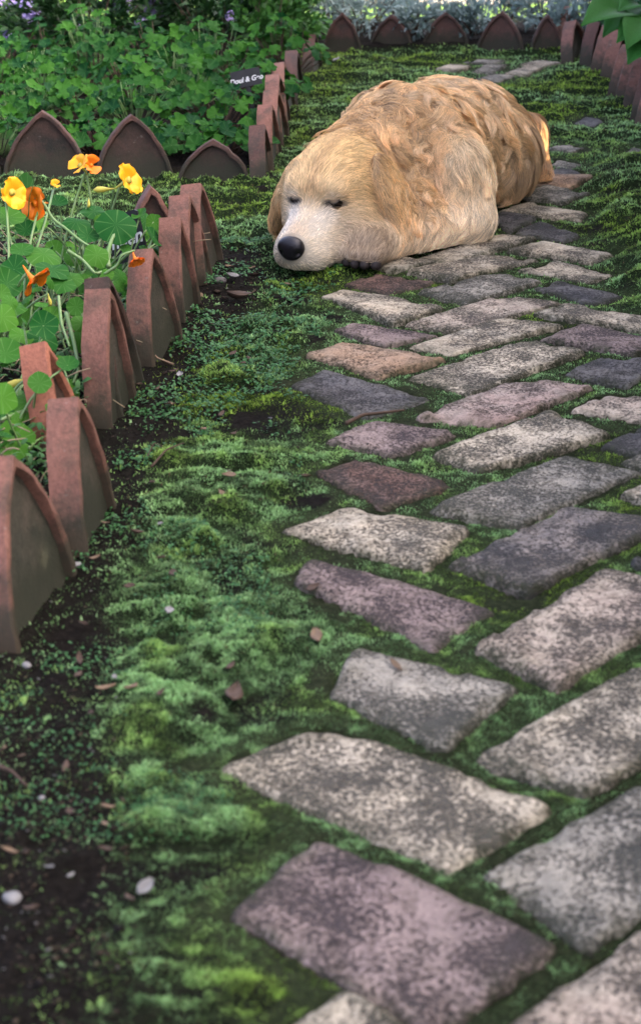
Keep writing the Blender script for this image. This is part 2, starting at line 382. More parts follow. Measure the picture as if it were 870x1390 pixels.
def ground_z(x, y, moss_on=True):
    bed, strip = zones(x, y)
    bi = brick_in(x, y)
    z = (fbm(x * 18, y * 18, 3) - .5) * 0.010 - 0.006
    dist = -bi
    away = sstep(0.015, 0.09, dist)                              # far enough from any brick
    m1 = fbm(x * 9 + 3 * vnoise(x * 5, y * 5, 8), y * 14, 11, 3)
    mound = sstep(0.35, 0.72, m1)
    ridges = 1 - np.abs(2 * fbm(x * 11, y * 20, 31, 3) - 1)       # crisp lips where cushions overlap
    z = z + away * (1 - strip) * (1 - bed) * (mound * 0.020 + ridges ** 4 * 0.004 - 0.005 + (fbm(x * 45, y * 45, 37, 2) - .5) * 0.009)
    rb = sstep(0.50, 0.68, x + (fbm(x * 6, y * 6, 77) - .5) * .12 - np.interp(y, [2.6, 2.9, 3.1, 3.5, 4.0, 4.4], [.1, .0, -.02, 0.02, 0.06, .2])) * sstep(2.45, 2.75, y) * sstep(4.9, 4.0, y)
    z = z + rb * 0.035 * sstep(-.01, 0.05, dist) * (1 - bed)
    z = z + bed * (0.022 + (fbm(x * 14, y * 14, 9) - .5) * 0.03) + strip * (fbm(x * 30, y * 30, 4) - .5) * 0.02
    z = np.where(bi > -0.012, np.minimum(z, -0.002 - 0.006 * fbm(x * 40, y * 40, 6)), z)
    z = np.where(bi > 0.006, -0.020, z)
    return z
def moss_amount(x, y):
    bed, strip = zones(x, y); bi = brick_in(x, y)
    n = fbm(x * 7, y * 9, 21, 4); n2 = fbm(x * 26, y * 26, 22, 3)
    crev = fbm(x * 9 + 3 * vnoise(x * 5, y * 5, 8), y * 14, 11, 3)
    d = sstep(0.28, 0.44, n * 0.60 + n2 * 0.45) * np.maximum(.25 + .75 * sstep(.26, .42, crev + (n2 - .5) * .25), sstep(3.9, 4.6, y))
    d = d * (1 - 0.93 * strip) * (1 - bed)
    joint = (bi > -0.03); edge = (n2 - 0.5) * 0.03
    d = np.where(joint, sstep(0.30, 0.50, n2 * .6 + fbm(x * 8, y * 8, 44, 3) * .5) * 0.95, d)
    d = np.where(bi > np.where(fbm(x * 5, y * 5, 50) > .56, 0.006, -0.003) + edge * .45, 0, d)
    d = d * np.where(y < 1.55, 0.30 + 0.70 * sstep(1.0, 1.6, y), 1)
    d = np.maximum(d, sstep(4.0, 4.7, y) * (1 - bed) * (bi < -.02) * .98 * sstep(.10, .22, n2))
    return np.clip(d, 0, 1)

def axis_steps(lo, hi, c0, c1, fine, coarse):
    a = list(np.arange(c0, c1, fine)); x = c0; s = fine
    while x > lo: s = min(coarse, s * 1.35); x -= s; a.insert(0, x)
    x = a[-1]; s = fine
    while x < hi: s = min(coarse, s * 1.35); x += s; a.append(x)
    return np.array(a)
gx = axis_steps(-150, 150, -1.1, 1.25, 0.0095, 30); gy = axis_steps(-60, 260, 0.85, 6.9, 0.013, 30)
X, Y = np.meshgrid(gx, gy, indexing='ij')
nearm = (X > -1.45) & (X < 1.9) & (Y > .82) & (Y < 7.5)
Z = np.where(nearm, ground_z(X, Y), -0.004 + (fbm(X * 2, Y * 2, 3) - .5) * .03)
bed, strip = zones(X, Y); ma = np.where(nearm, moss_amount(X, Y), 0)
soil = np.array([0.011, 0.009, 0.0075]); mossc = np.array([0.014, 0.024, 0.009]); lawn = np.array([0.075, 0.14, 0.03])
cc = soil[None, None] * (1 - ma[..., None]) + mossc * ma[..., None]
jn = (brick_in(X, Y) > -0.03) & nearm; cc = np.where(jn[..., None], cc * 0.5 + np.array([0.020, 0.027, 0.011]), cc)
far = (sstep(7.3, 7.6, Y) * (1 - sstep(14, 16, Y)))[..., None]; cc = cc * (1 - far) + lawn * far
nxg, nyg = X.shape; idx = np.arange(nxg * nyg).reshape(nxg, nyg)
F = np.stack([idx[:-1, :-1], idx[1:, :-1], idx[1:, 1:], idx[:-1, 1:]], -1).reshape(-1, 4)
g = link('ground', mesh('ground', np.stack([X, Y, Z], -1).reshape(-1, 3), F, M_SOIL, True, cc.reshape(-1, 3)))
tag(g, kind='structure')

path = empty('path'); tag(path, kind='structure')
def brick_mesh(P, seed, sunk):
    c = P.mean(0); Q = P - c; L1 = np.linalg.norm(P[1] - P[0]); L2 = np.linalg.norm(P[2] - P[1])
    nu, nv = (30, 18) if L1 > L2 else (18, 30)
    u = np.linspace(-1, 1, nu); v = np.linspace(-1, 1, nv)
    U, V = np.meshgrid(u, v, indexing='ij')
    U = np.sin(U * math.pi / 2); V = np.sin(V * math.pi / 2)
    r = (np.abs(U) ** 22 + np.abs(V) ** 22) ** (1 / 22); mx = np.maximum(np.abs(U), np.abs(V)); s = np.where(r > 0, mx / np.maximum(r, 1e-6), 1)
    s = 1 - (1 - s) * 1.2
    U2, V2 = U * s, V * s
    a, b = (U2 + 1) / 2, (V2 + 1) / 2
    W = ((1 - a) * (1 - b))[..., None] * Q[0] + (a * (1 - b))[..., None] * Q[1] + (a * b)[..., None] * Q[2] + ((1 - a) * b)[..., None] * Q[3]
    wob = np.stack([fbm(W[..., 0] * 45 + seed * 7.3, W[..., 1] * 45, seed, 3) - .5, fbm(W[..., 0] * 45, W[..., 1] * 45 + seed * 3.1, seed + 5, 3) - .5], -1)
    W = W * 0.995 + wob * 0.010 * (mx[..., None] ** 3)
    edge = np.clip((1 - mx) * min(L1, L2) / 2, 0, 1)
    z = 0.002 - 0.010 * np.exp(-edge / 0.0018) + (fbm(W[..., 0] * 16 + seed, W[..., 1] * 16, seed + 9, 3) - .5) * 0.0025 + (fbm(W[..., 0] * 70 + seed, W[..., 1] * 70, seed + 2, 3) - .5) * 0.0032
    chip = sstep(.62, .72, fbm(W[..., 0] * 20 - seed, W[..., 1] * 20, seed + 3, 2)) * sstep(.03, .0, edge); z = z - chip * 0.006
    z = z + (hash2(np.array([seed]), np.array([1]), 2)[0] - .5) * 0.006 + (W @ (np.array([hash2(np.array([seed]), np.array([2]), 2)[0], hash2(np.array([seed]), np.array([3]), 2)[0]]) - .5)) * 0.05
    z = z - sunk
    vt = np.concatenate([W.reshape(-1, 2), z.reshape(-1, 1)], 1)
    I = np.arange(nu * nv).reshape(nu, nv)
    f = np.stack([I[:-1, :-1], I[1:, :-1], I[1:, 1:], I[:-1, 1:]], -1).reshape(-1, 4)
    ring = np.concatenate([I[:, 0], I[-1, 1:], I[-2::-1, -1], I[0, -2:0:-1]])
    low = vt[ring].copy(); low[:, :2] *= 1.01; low[:, 2] = -0.05
    n0 = len(vt); k = len(ring); j = np.arange(k)
    sk = np.stack([ring[j], n0 + j, n0 + (j + 1) % k, ring[(j + 1) % k]], -1)
    rim = np.exp(-edge / .010).reshape(-1, 1); rim = np.concatenate([rim, np.ones((len(low), 1))])
    return c, np.concatenate([vt, low]), np.concatenate([f, sk]), np.repeat(rim, 3, 1)
for i, ((k, q), P) in enumerate(zip(BR, quads)):
    c, v, f, cl = brick_mesh(P, i + 3, 0.007 if i in SUNK else 0.0)
    o = link('brick', mesh('brick', v, f, BM[k], True, cl), path, (c[0], c[1], 0))

# ------------------------------------------------------------------ moss: small fronds over the ground sheet (nobody could count them)
def blades(P, size, width, col, tilt, n_up=0.0, quad=True):
    n = len(P); az = rng.uniform(0, 2 * math.pi, n)
    t = tilt; d = np.stack([np.cos(az) * np.sin(t), np.sin(az) * np.sin(t), np.cos(t)], 1)
    s = np.stack([-np.sin(az), np.cos(az), rng.normal(0, .3, n)], 1); s = nrm(s)
    a = P - s * (width * .35)[:, None]; b = P + s * (width * .35)[:, None]
    mid = P + d * (size * .55)[:, None]
    tip = P + d * size[:, None] - np.array([0, 0, 1]) * (size * .25 * np.sin(t))[:, None]
    ml = mid - s * (width * .5)[:, None]; mr = mid + s * (width * .5)[:, None]
    if not quad:                              # one slim triangle each
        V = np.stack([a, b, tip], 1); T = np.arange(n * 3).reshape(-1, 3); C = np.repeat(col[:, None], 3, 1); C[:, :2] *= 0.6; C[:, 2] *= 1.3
        return V.reshape(-1, 3), T, C.reshape(-1, 3)
    V = np.stack([a, b, mr, tip, ml], 1)      # five points: 3 triangles -> two quads-ish faces
    base = np.arange(n)[:, None] * 5
    T = np.concatenate([base + np.array([[0, 1, 2]]), base + np.array([[0, 2, 4]]), base + np.array([[4, 2, 3]])], 1).reshape(-1, 3)
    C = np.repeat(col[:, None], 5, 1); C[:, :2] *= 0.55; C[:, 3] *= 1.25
    return V.reshape(-1, 3), T, C.reshape(-1, 3)
def moss_points(n, y0, y1):
    # even on the picture: more per square metre near the camera
    inv = rng.uniform(1 / y1, 1 / y0, n); y = 1 / inv
    half = y * 0.205 + 0.06
    x = rng.uniform(-1, 1, n) * half; return x, y
NM = 1750000
x, y = moss_points(NM, 0.93, 7.4)
y2 = 1 / rng.uniform(1 / 4.6, 1 / 1.0, 520000); x2 = np.where(rng.uniform(0, 1, len(y2)) < .8, y2 * .19 + rng.uniform(0, .75, len(y2)), -y2 * .19 - rng.uniform(0, .3, len(y2)))
x, y = np.append(x, x2), np.append(y, y2); NM = len(x)
keep = rng.uniform(0, 1, NM) < moss_amount(x, y); x, y = x[keep], y[keep]
z = ground_z(x, y)
sc = np.clip(y, 1.2, 8) / 2.2
tuft = fbm(x * 60 / 1, y * 60, 61, 2)
size = (0.0026 + 0.0042 * rng.uniform(0, 1, len(x)) ** 2 + 0.0022 * sstep(.5, .75, tuft)) * sc ** 0.7
jt = brick_in(x, y) > -0.03; size = np.where(jt, size * .72, size)
yel = sstep(0.45, 0.68, fbm(x * 4.5, y * 4.5, 71, 3) + np.interp(y, [1, 1.6, 2.2, 3, 4.2, 4.8, 7], [-.14, -.10, -.03, -.03, -.04, .10, .14]))[:, None]
yel = np.maximum(yel, (sstep(0.5, .75, fbm(x * 18, y * 18, 72, 2)) * .55)[:, None])
tone = rng.uniform(0, 1, (len(x), 1)); tf = tuft[:, None]
cb = np.array([0.056, 0.112, 0.035]) * (1 - tone) + np.array([0.150, 0.240, 0.105]) * tone
cy = np.array([0.062, 0.110, 0.014]) * (1 - tone) + np.array([0.135, 0.200, 0.032]) * tone
cush = fbm(x * 9 + 3 * vnoise(x * 5, y * 5, 8), y * 14, 11, 3)[:, None]; cm = 1.75 * (1 + .25 * sstep(4.2, 5, y))[:, None] * (cb * (1 - yel) + cy * yel) * (0.34 + .98 * (sstep(.2, .8, tf) * (1 - .6 * sstep(3.9, 4.8, y)[:, None]) + .35 * sstep(3.9, 4.8, y)[:, None]) + .30 * sstep(.35, .65, cush))
dead = rng.uniform(0, 1, (len(x), 1)) < 0.03; cm = np.where(dead, np.array([0.10, 0.075, 0.04]), cm)
mv, mt, mc = blades(np.stack([x, y, z - 0.001], 1), size, size * rng.uniform(.55, .95, len(x)), cm, rng.uniform(.25, 1.25, len(x)), quad=False)
m = link('moss', mesh('moss', mv, mt, M_MOSS, False, mc)); tag(m, 'feathery green moss carpeting the ground and the joints between the bricks', 'moss', kind='stuff')
# small-leaved creeping weed on the thin moss beside the left row
nw = 15000
y = rng.uniform(1.25, 3.5, nw); x = poly_x(y, LEFT_ROW) + rng.uniform(0.0, .26, nw) ** 1.0
pk = sstep(.46, .62, fbm(x * 12, y * 12, 91, 3)); keep = (rng.uniform(0, 1, nw) < pk) & (brick_in(x, y) < -.02); x, y = x[keep], y[keep]
s = rng.uniform(.0045, .0085, len(x)) * np.clip(y / 2.4, .6, 1.2); tone = rng.uniform(0, 1, (len(x), 1))
wc = np.array([0.03, 0.11, 0.03]) * (1 - tone) + np.array([0.07, 0.20, 0.06]) * tone
wv, wt, wc2 = blades(np.stack([x, y, ground_z(x, y) + rng.uniform(0, .008, len(x))], 1), s, s * .6, wc, rng.uniform(.7, 1.5, len(x)))
tag(link('ground_cover', mesh('ground_cover', wv, wt, M_LEAVES, False, wc2)), 'tiny bright green creeping weed beside the left edging tiles', 'ground cover', kind='stuff')
# crumbs: gravel, bark and leaf bits too small to count, on the bare soil
nc = 8500
y = 1 / rng.uniform(1 / 3.6, 1 / .95, nc); x = poly_x(y, LEFT_ROW) + rng.uniform(-.02, .30, nc)
b_, s_ = zones(x, y); keep = (rng.uniform(0, 1, nc) < s_ * (.25 + .9 * sstep(.4, .65, fbm(x * 10, y * 10, 14))) + .012) & (brick_in(x, y) < -.01); x, y = x[keep], y[keep]
n = len(x); r = rng.uniform(.0012, .0046, n) * np.clip(y / 2.2, .75, 1.3) * (1 + 1.0 * (rng.uniform(0, 1, n) > .94)); oct_ = np.array([[1, 0, 0], [0, 1, 0], [-1, 0, 0], [0, -1, 0], [0, 0, 1], [0, 0, -1.]])
V = oct_[None] * r[:, None, None] * rng.uniform(.5, 1.5, (n, 6, 1)) * np.stack([np.ones(n), rng.uniform(.2, .8, n), rng.uniform(.12, .45, n)], 1)[:, None]
a = rng.uniform(0, 6.28, n); ca, sa = np.cos(a)[:, None], np.sin(a)[:, None]
V = np.stack([V[..., 0] * ca - V[..., 1] * sa, V[..., 0] * sa + V[..., 1] * ca, V[..., 2]], -1) + np.stack([x, y, ground_z(x, y) + r * .3], 1)[:, None]
T0 = np.array([[0, 1, 4], [1, 2, 4], [2, 3, 4], [3, 0, 4], [1, 0, 5], [2, 1, 5], [3, 2, 5], [0, 3, 5]])
T = (np.arange(n)[:, None, None] * 6 + T0[None]).reshape(-1, 3)
pal = np.array([[0.03, 0.021, 0.016], [0.055, 0.04, 0.03], [0.018, 0.015, 0.013], [0.13, 0.095, 0.065], [0.20, 0.19, 0.18], [0.07, 0.05, 0.035]])
C = pal[rng.choice(6, n, p=[.3, .22, .26, .08, .05, .09])]
tag(link('soil_litter', mesh('soil_litter', V.reshape(-1, 3), T, M_MOSS, False, np.repeat(C, 6, 0))), 'crumbs of bark, grit and leaf on the bare soil by the tiles', 'litter', kind='stuff')

# ------------------------------------------------------------------ edging tiles: a gothic arch plate with a flange round the arch
def arch_outline(w, h, n=13, belly=1.0):
    """left foot -> apex -> right foot; x across, z up"""
    zs = np.linspace(0, 1, n); Rr = 1.0
    xl = -w / 2 * (1 - zs ** (2.15 * belly)) ** 0.86
    L = [(a, b * h) for a, b in zip(xl, zs)]
    Rt = [(-a, b) for a, b in L[::-1][1:]]
    return np.array(L + Rt)
def tile(label, A, B, h, lean, depth=0.045, panel=TM_PANEL, rim=TM_RIM, group='terracotta edging tiles', sink=0.03, drop=0.0, thick=0.0105, seed=0, roll=0.0):
    """A -> B is the foot of the plate on the ground (world xy); the open side is on the right of A->B; lean in degrees, + tips to the open side's back"""
    A, B = np.array(A[:2]), np.array(B[:2]); d = B - A; w = np.linalg.norm(d); ang = math.atan2(d[1], d[0])
    c = (A + B) / 2; H = h + sink
    t = empty('edging_tile', (c[0], c[1], -sink - drop), ang); tag(t, label, 'edging tile', group)
    t.rotation_euler = (R(-lean), R(roll), ang)
    O = arch_outline(w, H); n = len(O); rr = np.random.default_rng(seed + 50)
    wob = rr.normal(0, .0009, (n, 2)); O = O + wob
    tg = nrm(np.gradient(O, axis=0)); nn = np.stack([tg[:, 1], -tg[:, 0]], 1)   # inward normal
    nn = np.where((np.sum(nn * (np.array([0, H * .4]) - O), 1) < 0)[:, None], -nn, nn)
    I = O + nn * thick; mid = n // 2; I[mid] = (O[mid][0], O[mid][1] - thick * 1.5)
    I[0] = (O[0][0] + thick, 0); I[-1] = (O[-1][0] - thick, 0)
    # open side is local -y
    V = []; Fc = []
    fr = -.014; depth = depth - .006; rings = [(O, fr + depth), (O * np.array([1, 1]), fr + .0025), (O + nn * .002, fr), (I - nn * .002, fr), (I, fr + .0025), (I, fr + depth - .0005)]
    for P, yy in rings: V += [(p[0], yy + rr.normal(0, .0006), p[1]) for p in P]
    nr = len(rings)
    for r_ in range(nr):
        r2 = (r_ + 1) % nr
        Fc += [(r_ * n + k, r_ * n + k + 1, r2 * n + k + 1, r2 * n + k) for k in range(n - 1)]
    Fc += [tuple(r_ * n for r_ in range(nr)), tuple(r_ * n + n - 1 for r_ in range(nr))[::-1]]
    me = mesh('rim', V, Fc, rim, True); me.set_sharp_from_angle(angle=R(38)); link('rim', me, t)
    # plate: grid strips between left and right outline
    S = O * np.array([.985, .985]); V = []; m2 = mid + 1
    for yy in (-0.003, 0.014):
        for k in range(m2):
            l, r2 = S[k], S[n - 1 - k]
            for q in range(7):
                p = l + (r2 - l) * q / 6; V.append((p[0], yy + rr.normal(0, .0007), p[1]))
    Fc = []; o2 = m2 * 7
    for k in range(m2 - 1):
        for q in range(6):
            a = k * 7 + q; Fc.append((a, a + 1, a + 8, a + 7)); Fc.append((o2 + a + 7, o2 + a + 8, o2 + a + 1, o2 + a))
    for k in range(m2 - 1):
        a = k * 7; Fc.append((a + 7, o2 + a + 7, o2 + a, a)); a = k * 7 + 6; Fc.append((a, o2 + a, o2 + a + 7, a + 7))
    Fc.append(tuple(range(7))[::-1] + tuple(o2 + q for q in range(7)))
    me = mesh('panel', V, Fc, panel, True); me.set_sharp_from_angle(angle=R(40)); link('panel', me, t)
    return t
G = ground_pt
NEARG = 'terracotta edging tiles beside the nasturtiums'
tile('largest nearest tile, brown panel and red rim, at the left edge of the photo', G(12, 878), G(95, 768), .178, 9, rim=TM_RIM, panel=TM_PANEL, group=NEARG, seed=1)
tile('pinkish rimmed tile with grey green panel, second nearest in the left row', G(108, 752), G(148, 680), .172, 7, group=NEARG, seed=2)
tile('bright orange red tile leaning back behind the second nearest tile', G(92, 642), G(120, 602), .170, 14, panel=TM_DARK, rim=TM_RED, group=NEARG, seed=3)
tile('pointed tile with pink top and dark damp foot, third along the left row', G(142, 582), G(176, 536), .187, 4, rim=TM_RIM, group=NEARG, seed=4)
tile('dark weathered tile tucked close behind the tile with the pink pointed top', G(158, 560), G(188, 512), .187, 9, rim=TM_DARK, group=NEARG, seed=5)
tile('brown edged tile under the drooping orange flower', G(200, 496), G(242, 455), .170, 7, group=NEARG, seed=6)
tile('smooth pink flanged tile between the drooping flower and the cracked grey tile', G(243, 434), G(266, 407), .168, 6, group=NEARG, seed=7)
tile('tile with a greyish top edge squeezed behind the smooth pink one', G(256, 408), G(281, 366), .170, 7, panel=TM_DARK, group=NEARG, seed=8)
tile('last pink tile of the near left row, closest to the dog', G(273, 384), G(297, 347), .170, 8, rim=TM_RIM, panel=TM_DARK, group=NEARG, seed=9)
tile('tile standing square to the row behind the black plant label', G(166, 371), G(254, 366), .165, 3, panel=TM_DARK, rim=TM_RIM, group=NEARG, seed=10)
CROSSG = 'brown edging tiles across the end of the shaded bed'
tile('brown pointed tile above the yellow flower at the left edge', G(-104, 240), G(2, 240), .155, 4, panel=TM_DARK, rim=TM_DARK, group=CROSSG, seed=11)
tile('wide brown pointed tile directly above the orange twin flowers', G(4, 241), G(121, 239), .158, 5, panel=TM_DARK, rim=TM_FAR, group=CROSSG, seed=12)
tile('dark pointed tile in the middle of the cross row', G(129, 243), G(236, 239), .150, 6, panel=TM_DARK, rim=TM_FAR, group=CROSSG, seed=13)
tile('low sunken tile at the right end of the cross row', G(238, 247), G(343, 246), .100, 6, panel=TM_DARK, rim=TM_FAR, group=CROSSG, seed=14)
MIDG = 'edging tiles beside the shaded bed behind the dog'
for k, (a, b, h, ln, lab, rm) in enumerate([
    ((356, 249), (367, 226), .122, 6, 'grey brown tile at the corner beside the dog\'s hidden ear', TM_FAR),
    ((365, 231), (378, 208), .145, 5, 'tile with a pale rounded top behind the corner tile', TM_RIM),
    ((373, 213), (388, 184), .150, 6, 'tile with one inner edge lit gold by the sun', TM_RIM),
    ((380, 196), (391, 162), .160, 8, 'reddish tile leaning back at the end of the black label', TM_RIM),
    ((388, 176), (398, 140), .155, 9, 'tall leaning tile with a plain brown edge', TM_RIM),
    ((399, 140), (407, 116), .135, 4, 'tile carrying a small mint green square on its edge', TM_FAR),
    ((421, 104), (433, 86), .120, 4, 'farthest tile of the shaded column, half hidden by the shrub', TM_FAR)]):
    t = tile(lab, G(*a), G(*b), h, ln, group=MIDG, rim=rm, panel=TM_PANEL, seed=20 + k)
    if k == 5:
        mb = MB(); mb.box((-.062, .006, .118), (.003, .012, .012)); link('tag', mb.mesh('tag', M_MINT, False), t, rot=(0, 0, 0))
FARG = 'pointed tiles across the far end of the path'
for k, (x0, x1, yb, h, ln, lab) in enumerate([
    (437, 491, 69, .138, 6, 'leftmost pointed tile of the far row'), (501, 560, 64, .122, 4, 'second pointed tile from the left in the far row, in front of silver plants'),
    (571, 637, 64, .128, 5, 'wide pointed tile in the middle of the far row'), (646, 711, 68, .142, 4, 'pointed tile right of the middle of the far row, at the head of the path'),
    (719, 764, 69, .130, 8, 'narrower tilted tile near the right end of the far row')]):
    tile(lab, G(x0, yb), G(x1, yb + (2 if k % 2 else 0)), h, ln, group=FARG, panel=TM_FAR, rim=TM_FAR, seed=30 + k)
tile('orange panelled tile standing edge on at the right end of the far row', G(758, 68), G(792, 60), .150, 4, group=FARG, panel=TM_RED, rim=TM_RIM, seed=36)
RIGHTG = 'edging tiles along the right side of the path'
RT = [((793, 72), (768, 84), .130, -12, 'tipped over tile at the top of the right row'), ((810, 80), (790, 88), .140, 0, 'grey brown tile behind the tipped one in the right row'),
      ((830, 84), (804, 98), .155, 4, 'tall tile first under the broad green leaf'), ((838, 96), (818, 107), .150, 4, 'tile second under the broad green leaf'),
      ((848, 112), (828, 127), .140, 6, 'mauve tile in the middle of the right row'), ((856, 122), (838, 136), .125, 5, 'short red tile in the middle of the right row'),
      ((866, 130), (849, 146), .135, 5, 'red tile with a flat looking top edge in the right row'), ((876, 148), (859, 163), .135, 5, 'brown tile next to the nearest in the right row'),
      ((886, 160), (864, 175), .135, 5, 'nearest tall pinkish tile of the right row'), ((896, 182), (872, 200), .14, 5, 'tile half cut by the right edge of the photo')]
for k, (a, b, h, ln, lab) in enumerate(RT[:-1]):
    A_, B_ = G(*a), G(*b)
    tile(lab, A_, B_, h, ln, group=RIGHTG, panel=TM_PANEL, rim=TM_RIM if k not in (1, 7) else TM_FAR, depth=.05, seed=40 + k)

# ------------------------------------------------------------------ the dog: one skin from blended volumes, fur as strands
def rcone(P, a, b, ra, rb):
    ba = b - a; L2 = ba @ ba; h = np.clip(((P - a) @ ba) / L2, 0, 1)
    return np.linalg.norm(P - a - h[:, None] * ba, axis=1) - (ra + (rb - ra) * h)
def ell(P, c, axes, r):
    q = (P - c) @ np.asarray(axes).T; k0 = np.linalg.norm(q / r, axis=1); k1 = np.linalg.norm(q / (np.asarray(r) ** 2), axis=1)
    return k0 * (k0 - 1) / np.maximum(k1, 1e-6)
def smin(a, b, k):
    h = np.maximum(k - np.abs(a - b), 0) / k; return np.minimum(a, b) - h * h * k * .25
hf = nrm(np.array([-.40, -.885, -.275])); hr = nrm(np.cross(hf, [0, 0, 1.0])); hr = hr if hr[0] > 0 else -hr
hu = np.cross(hr, hf); hu = hu if hu[2] > 0 else -hu
NOSE = np.array([-.058, 3.168, .049]); HC = NOSE - hf * .200 + hu * .020
def hp(r, f, u): return HC + hr * r + hf * f + hu * u
HA = np.array([hr, hf, hu]); I3 = np.eye(3); V3 = lambda *a: np.array(a, float)
toe_dir = nrm(V3(.082, 3.238, 0) - V3(.12, 3.315, 0)); toe_sd = V3(-toe_dir[1], toe_dir[0], 0)
TOEC = [V3(.090, 3.236, .032) + toe_dir * (.022 + .006 * (k in (1, 2))) + toe_sd * (k - 1.5) * .0205 for k in range(4)]
# (region, function kind, args, blend)
PR = [
 ('body', 'c', V3(.19, 3.58, .130), V3(.30, 3.84, .130), .126, .122, .05),
 ('body', 'c', V3(.30, 3.84, .130), V3(.360, 4.08, .112), .120, .114, .05),
 ('body', 'e', V3(.165, 3.62, .192), I3, (.105, .12, .080), 0, .06),
 ('body', 'e', V3(.265, 3.84, .150), I3, (.115, .17, .100), 0, .06),
 ('body', 'e', V3(.360, 4.13, .100), I3, (.100, .095, .100), 0, .05),
 ('neck', 'c', V3(.055, 3.44, .145), V3(.18, 3.58, .160), .082, .118, .05),
 ('neck', 'e', V3(.12, 3.42, .075), I3, (.11, .08, .075), 0, .05),
 ('shoulder', 'e', V3(.280, 3.51, .120), I3, (.076, .088, .098), 0, .016),
 ('leg', 'c', V3(.290, 3.50, .115), V3(.310, 3.462, .050), .060, .050, .016),
 ('leg', 'c', V3(.300, 3.460, .044), V3(.13, 3.315, .036), .044, .036, .035),
 ('paw', 'c', V3(.13, 3.315, .036), V3(.092, 3.240, .040), .038, .040, .018),
 *[('paw', 'c', c - toe_dir * .02 + V3(0, 0, .006), c + toe_dir * .008, .017, .0155, .008) for c in TOEC],
 ('thigh', 'e', V3(.415, 3.98, .092), I3, (.070, .14, .100), 0, .05),
 ('thigh', 'c', V3(.405, 3.83, .080), V3(.43, 3.95, .09), .066, .078, .05),
 ('tail', 'c', V3(.43, 4.18, .12), V3(.500, 4.15, .110), .042, .030, .04),
 ('tail', 'c', V3(.500, 4.15, .110), V3(.518, 4.07, .035), .028, .020, .03),
 ('skull', 'e', hp(0, -.005, .018), HA, (.091, .092, .074), 0, .03),
 ('skull', 'e', hp(0, -.07, .01), HA, (.085, .06, .07), 0, .04),
 ('cheek', 'e', hp(.058, .022, -.034), HA, (.046, .060, .054), 0, .03),
 ('cheek', 'e', hp(-.052, .020, -.036), HA, (.040, .058, .052), 0, .03),
 ('brow', 'e', hp(.040, .064, .050), HA, (.024, .016, .012), 0, .03),
 ('brow', 'e', hp(-.032, .064, .050), HA, (.024, .016, .012), 0, .03),
 ('muzzle', 'c', hp(0, .060, -.026), hp(0, .166, -.032), .056, .039, .026),
 ('muzzle', 'e', hp(.034, .128, -.050), HA, (.031, .056, .033), 0, .02),
 ('muzzle', 'e', hp(-.031, .128, -.050), HA, (.030, .056, .033), 0, .02),
 ('muzzle', 'e', hp(0, .172, -.026), HA, (.026, .014, .021), 0, .015),
 ('jaw', 'c', hp(0, .02, -.075), hp(0, .145, -.070), .042, .022, .02),
]
EARS = []
for sgn, tip, f0 in ((1, (.150, -.040, -.100), -.045), (-1, (-.128, -.004, -.080), -.015)):
    a = hp(sgn * (.092 if sgn > 0 else .079), f0, .062 if sgn > 0 else .048); b = hp(*tip); mid = (a + b) / 2; ax = nrm(b - a)
    out = nrm(hr * sgn - ax * (hr @ ax) * sgn); sd = np.cross(ax, out); L = np.linalg.norm(b - a)
    PR.append(('ear', 'e', mid, np.array([ax, out, sd]), (L * .58, .015, .047), 0, .010)); EARS.append((a, b, out))
REG = ['body', 'neck', 'shoulder', 'leg', 'paw', 'thigh', 'tail', 'skull', 'cheek', 'brow', 'muzzle', 'jaw', 'ear']
def dog_sdf(P, full=False):
    d = np.full(len(P), 9.0); D = []
    for nm, t, a, b, c, e, k in PR:
        v = rcone(P, a, b, c, e) if t == 'c' else ell(P, a, b, np.array(c))
        d = smin(d, v, k); D.append(v)
    # eye sockets and the mouth line are pressed in
    for s in (1, -1):
        q = (P - hp(s * .0425 + .004, .089, .024)) @ HA.T; q[:, 2] += .24 * s * q[:, 0]; d = np.maximum(d, -(np.linalg.norm(q / np.array([.0155, .016, .0038]), axis=1) - 1) * .006)
    d = np.maximum(d, 0.004 - P[:, 2])
    return (d, np.array(D)) if full else d
DS = 0.0062
lo, hi = V3(-.16, 3.10, -.012), V3(.66, 4.32, .32)
dn = ((hi - lo) / DS).astype(int) + 1
ax_ = [lo[k] + np.arange(dn[k]) * DS for k in range(3)]
GP = np.stack(np.meshgrid(*ax_, indexing='ij'), -1).reshape(-1, 3)
SD = dog_sdf(GP).reshape(dn).astype(np.float32)
def sd_at(P):
    q = np.clip((P - lo) / DS, 0.001, np.array(dn) - 1.002); i = q.astype(int); f = q - i; o = 0
    for a in (0, 1):
        for b in (0, 1):
            for c in (0, 1):
                o = o + SD[i[:, 0] + a, i[:, 1] + b, i[:, 2] + c] * (f[:, 0] if a else 1 - f[:, 0]) * (f[:, 1] if b else 1 - f[:, 1]) * (f[:, 2] if c else 1 - f[:, 2])
    return o
def sd_grad(P, e=.006):
    return nrm(np.stack([sd_at(P + I3[k] * e) - sd_at(P - I3[k] * e) for k in range(3)], 1))
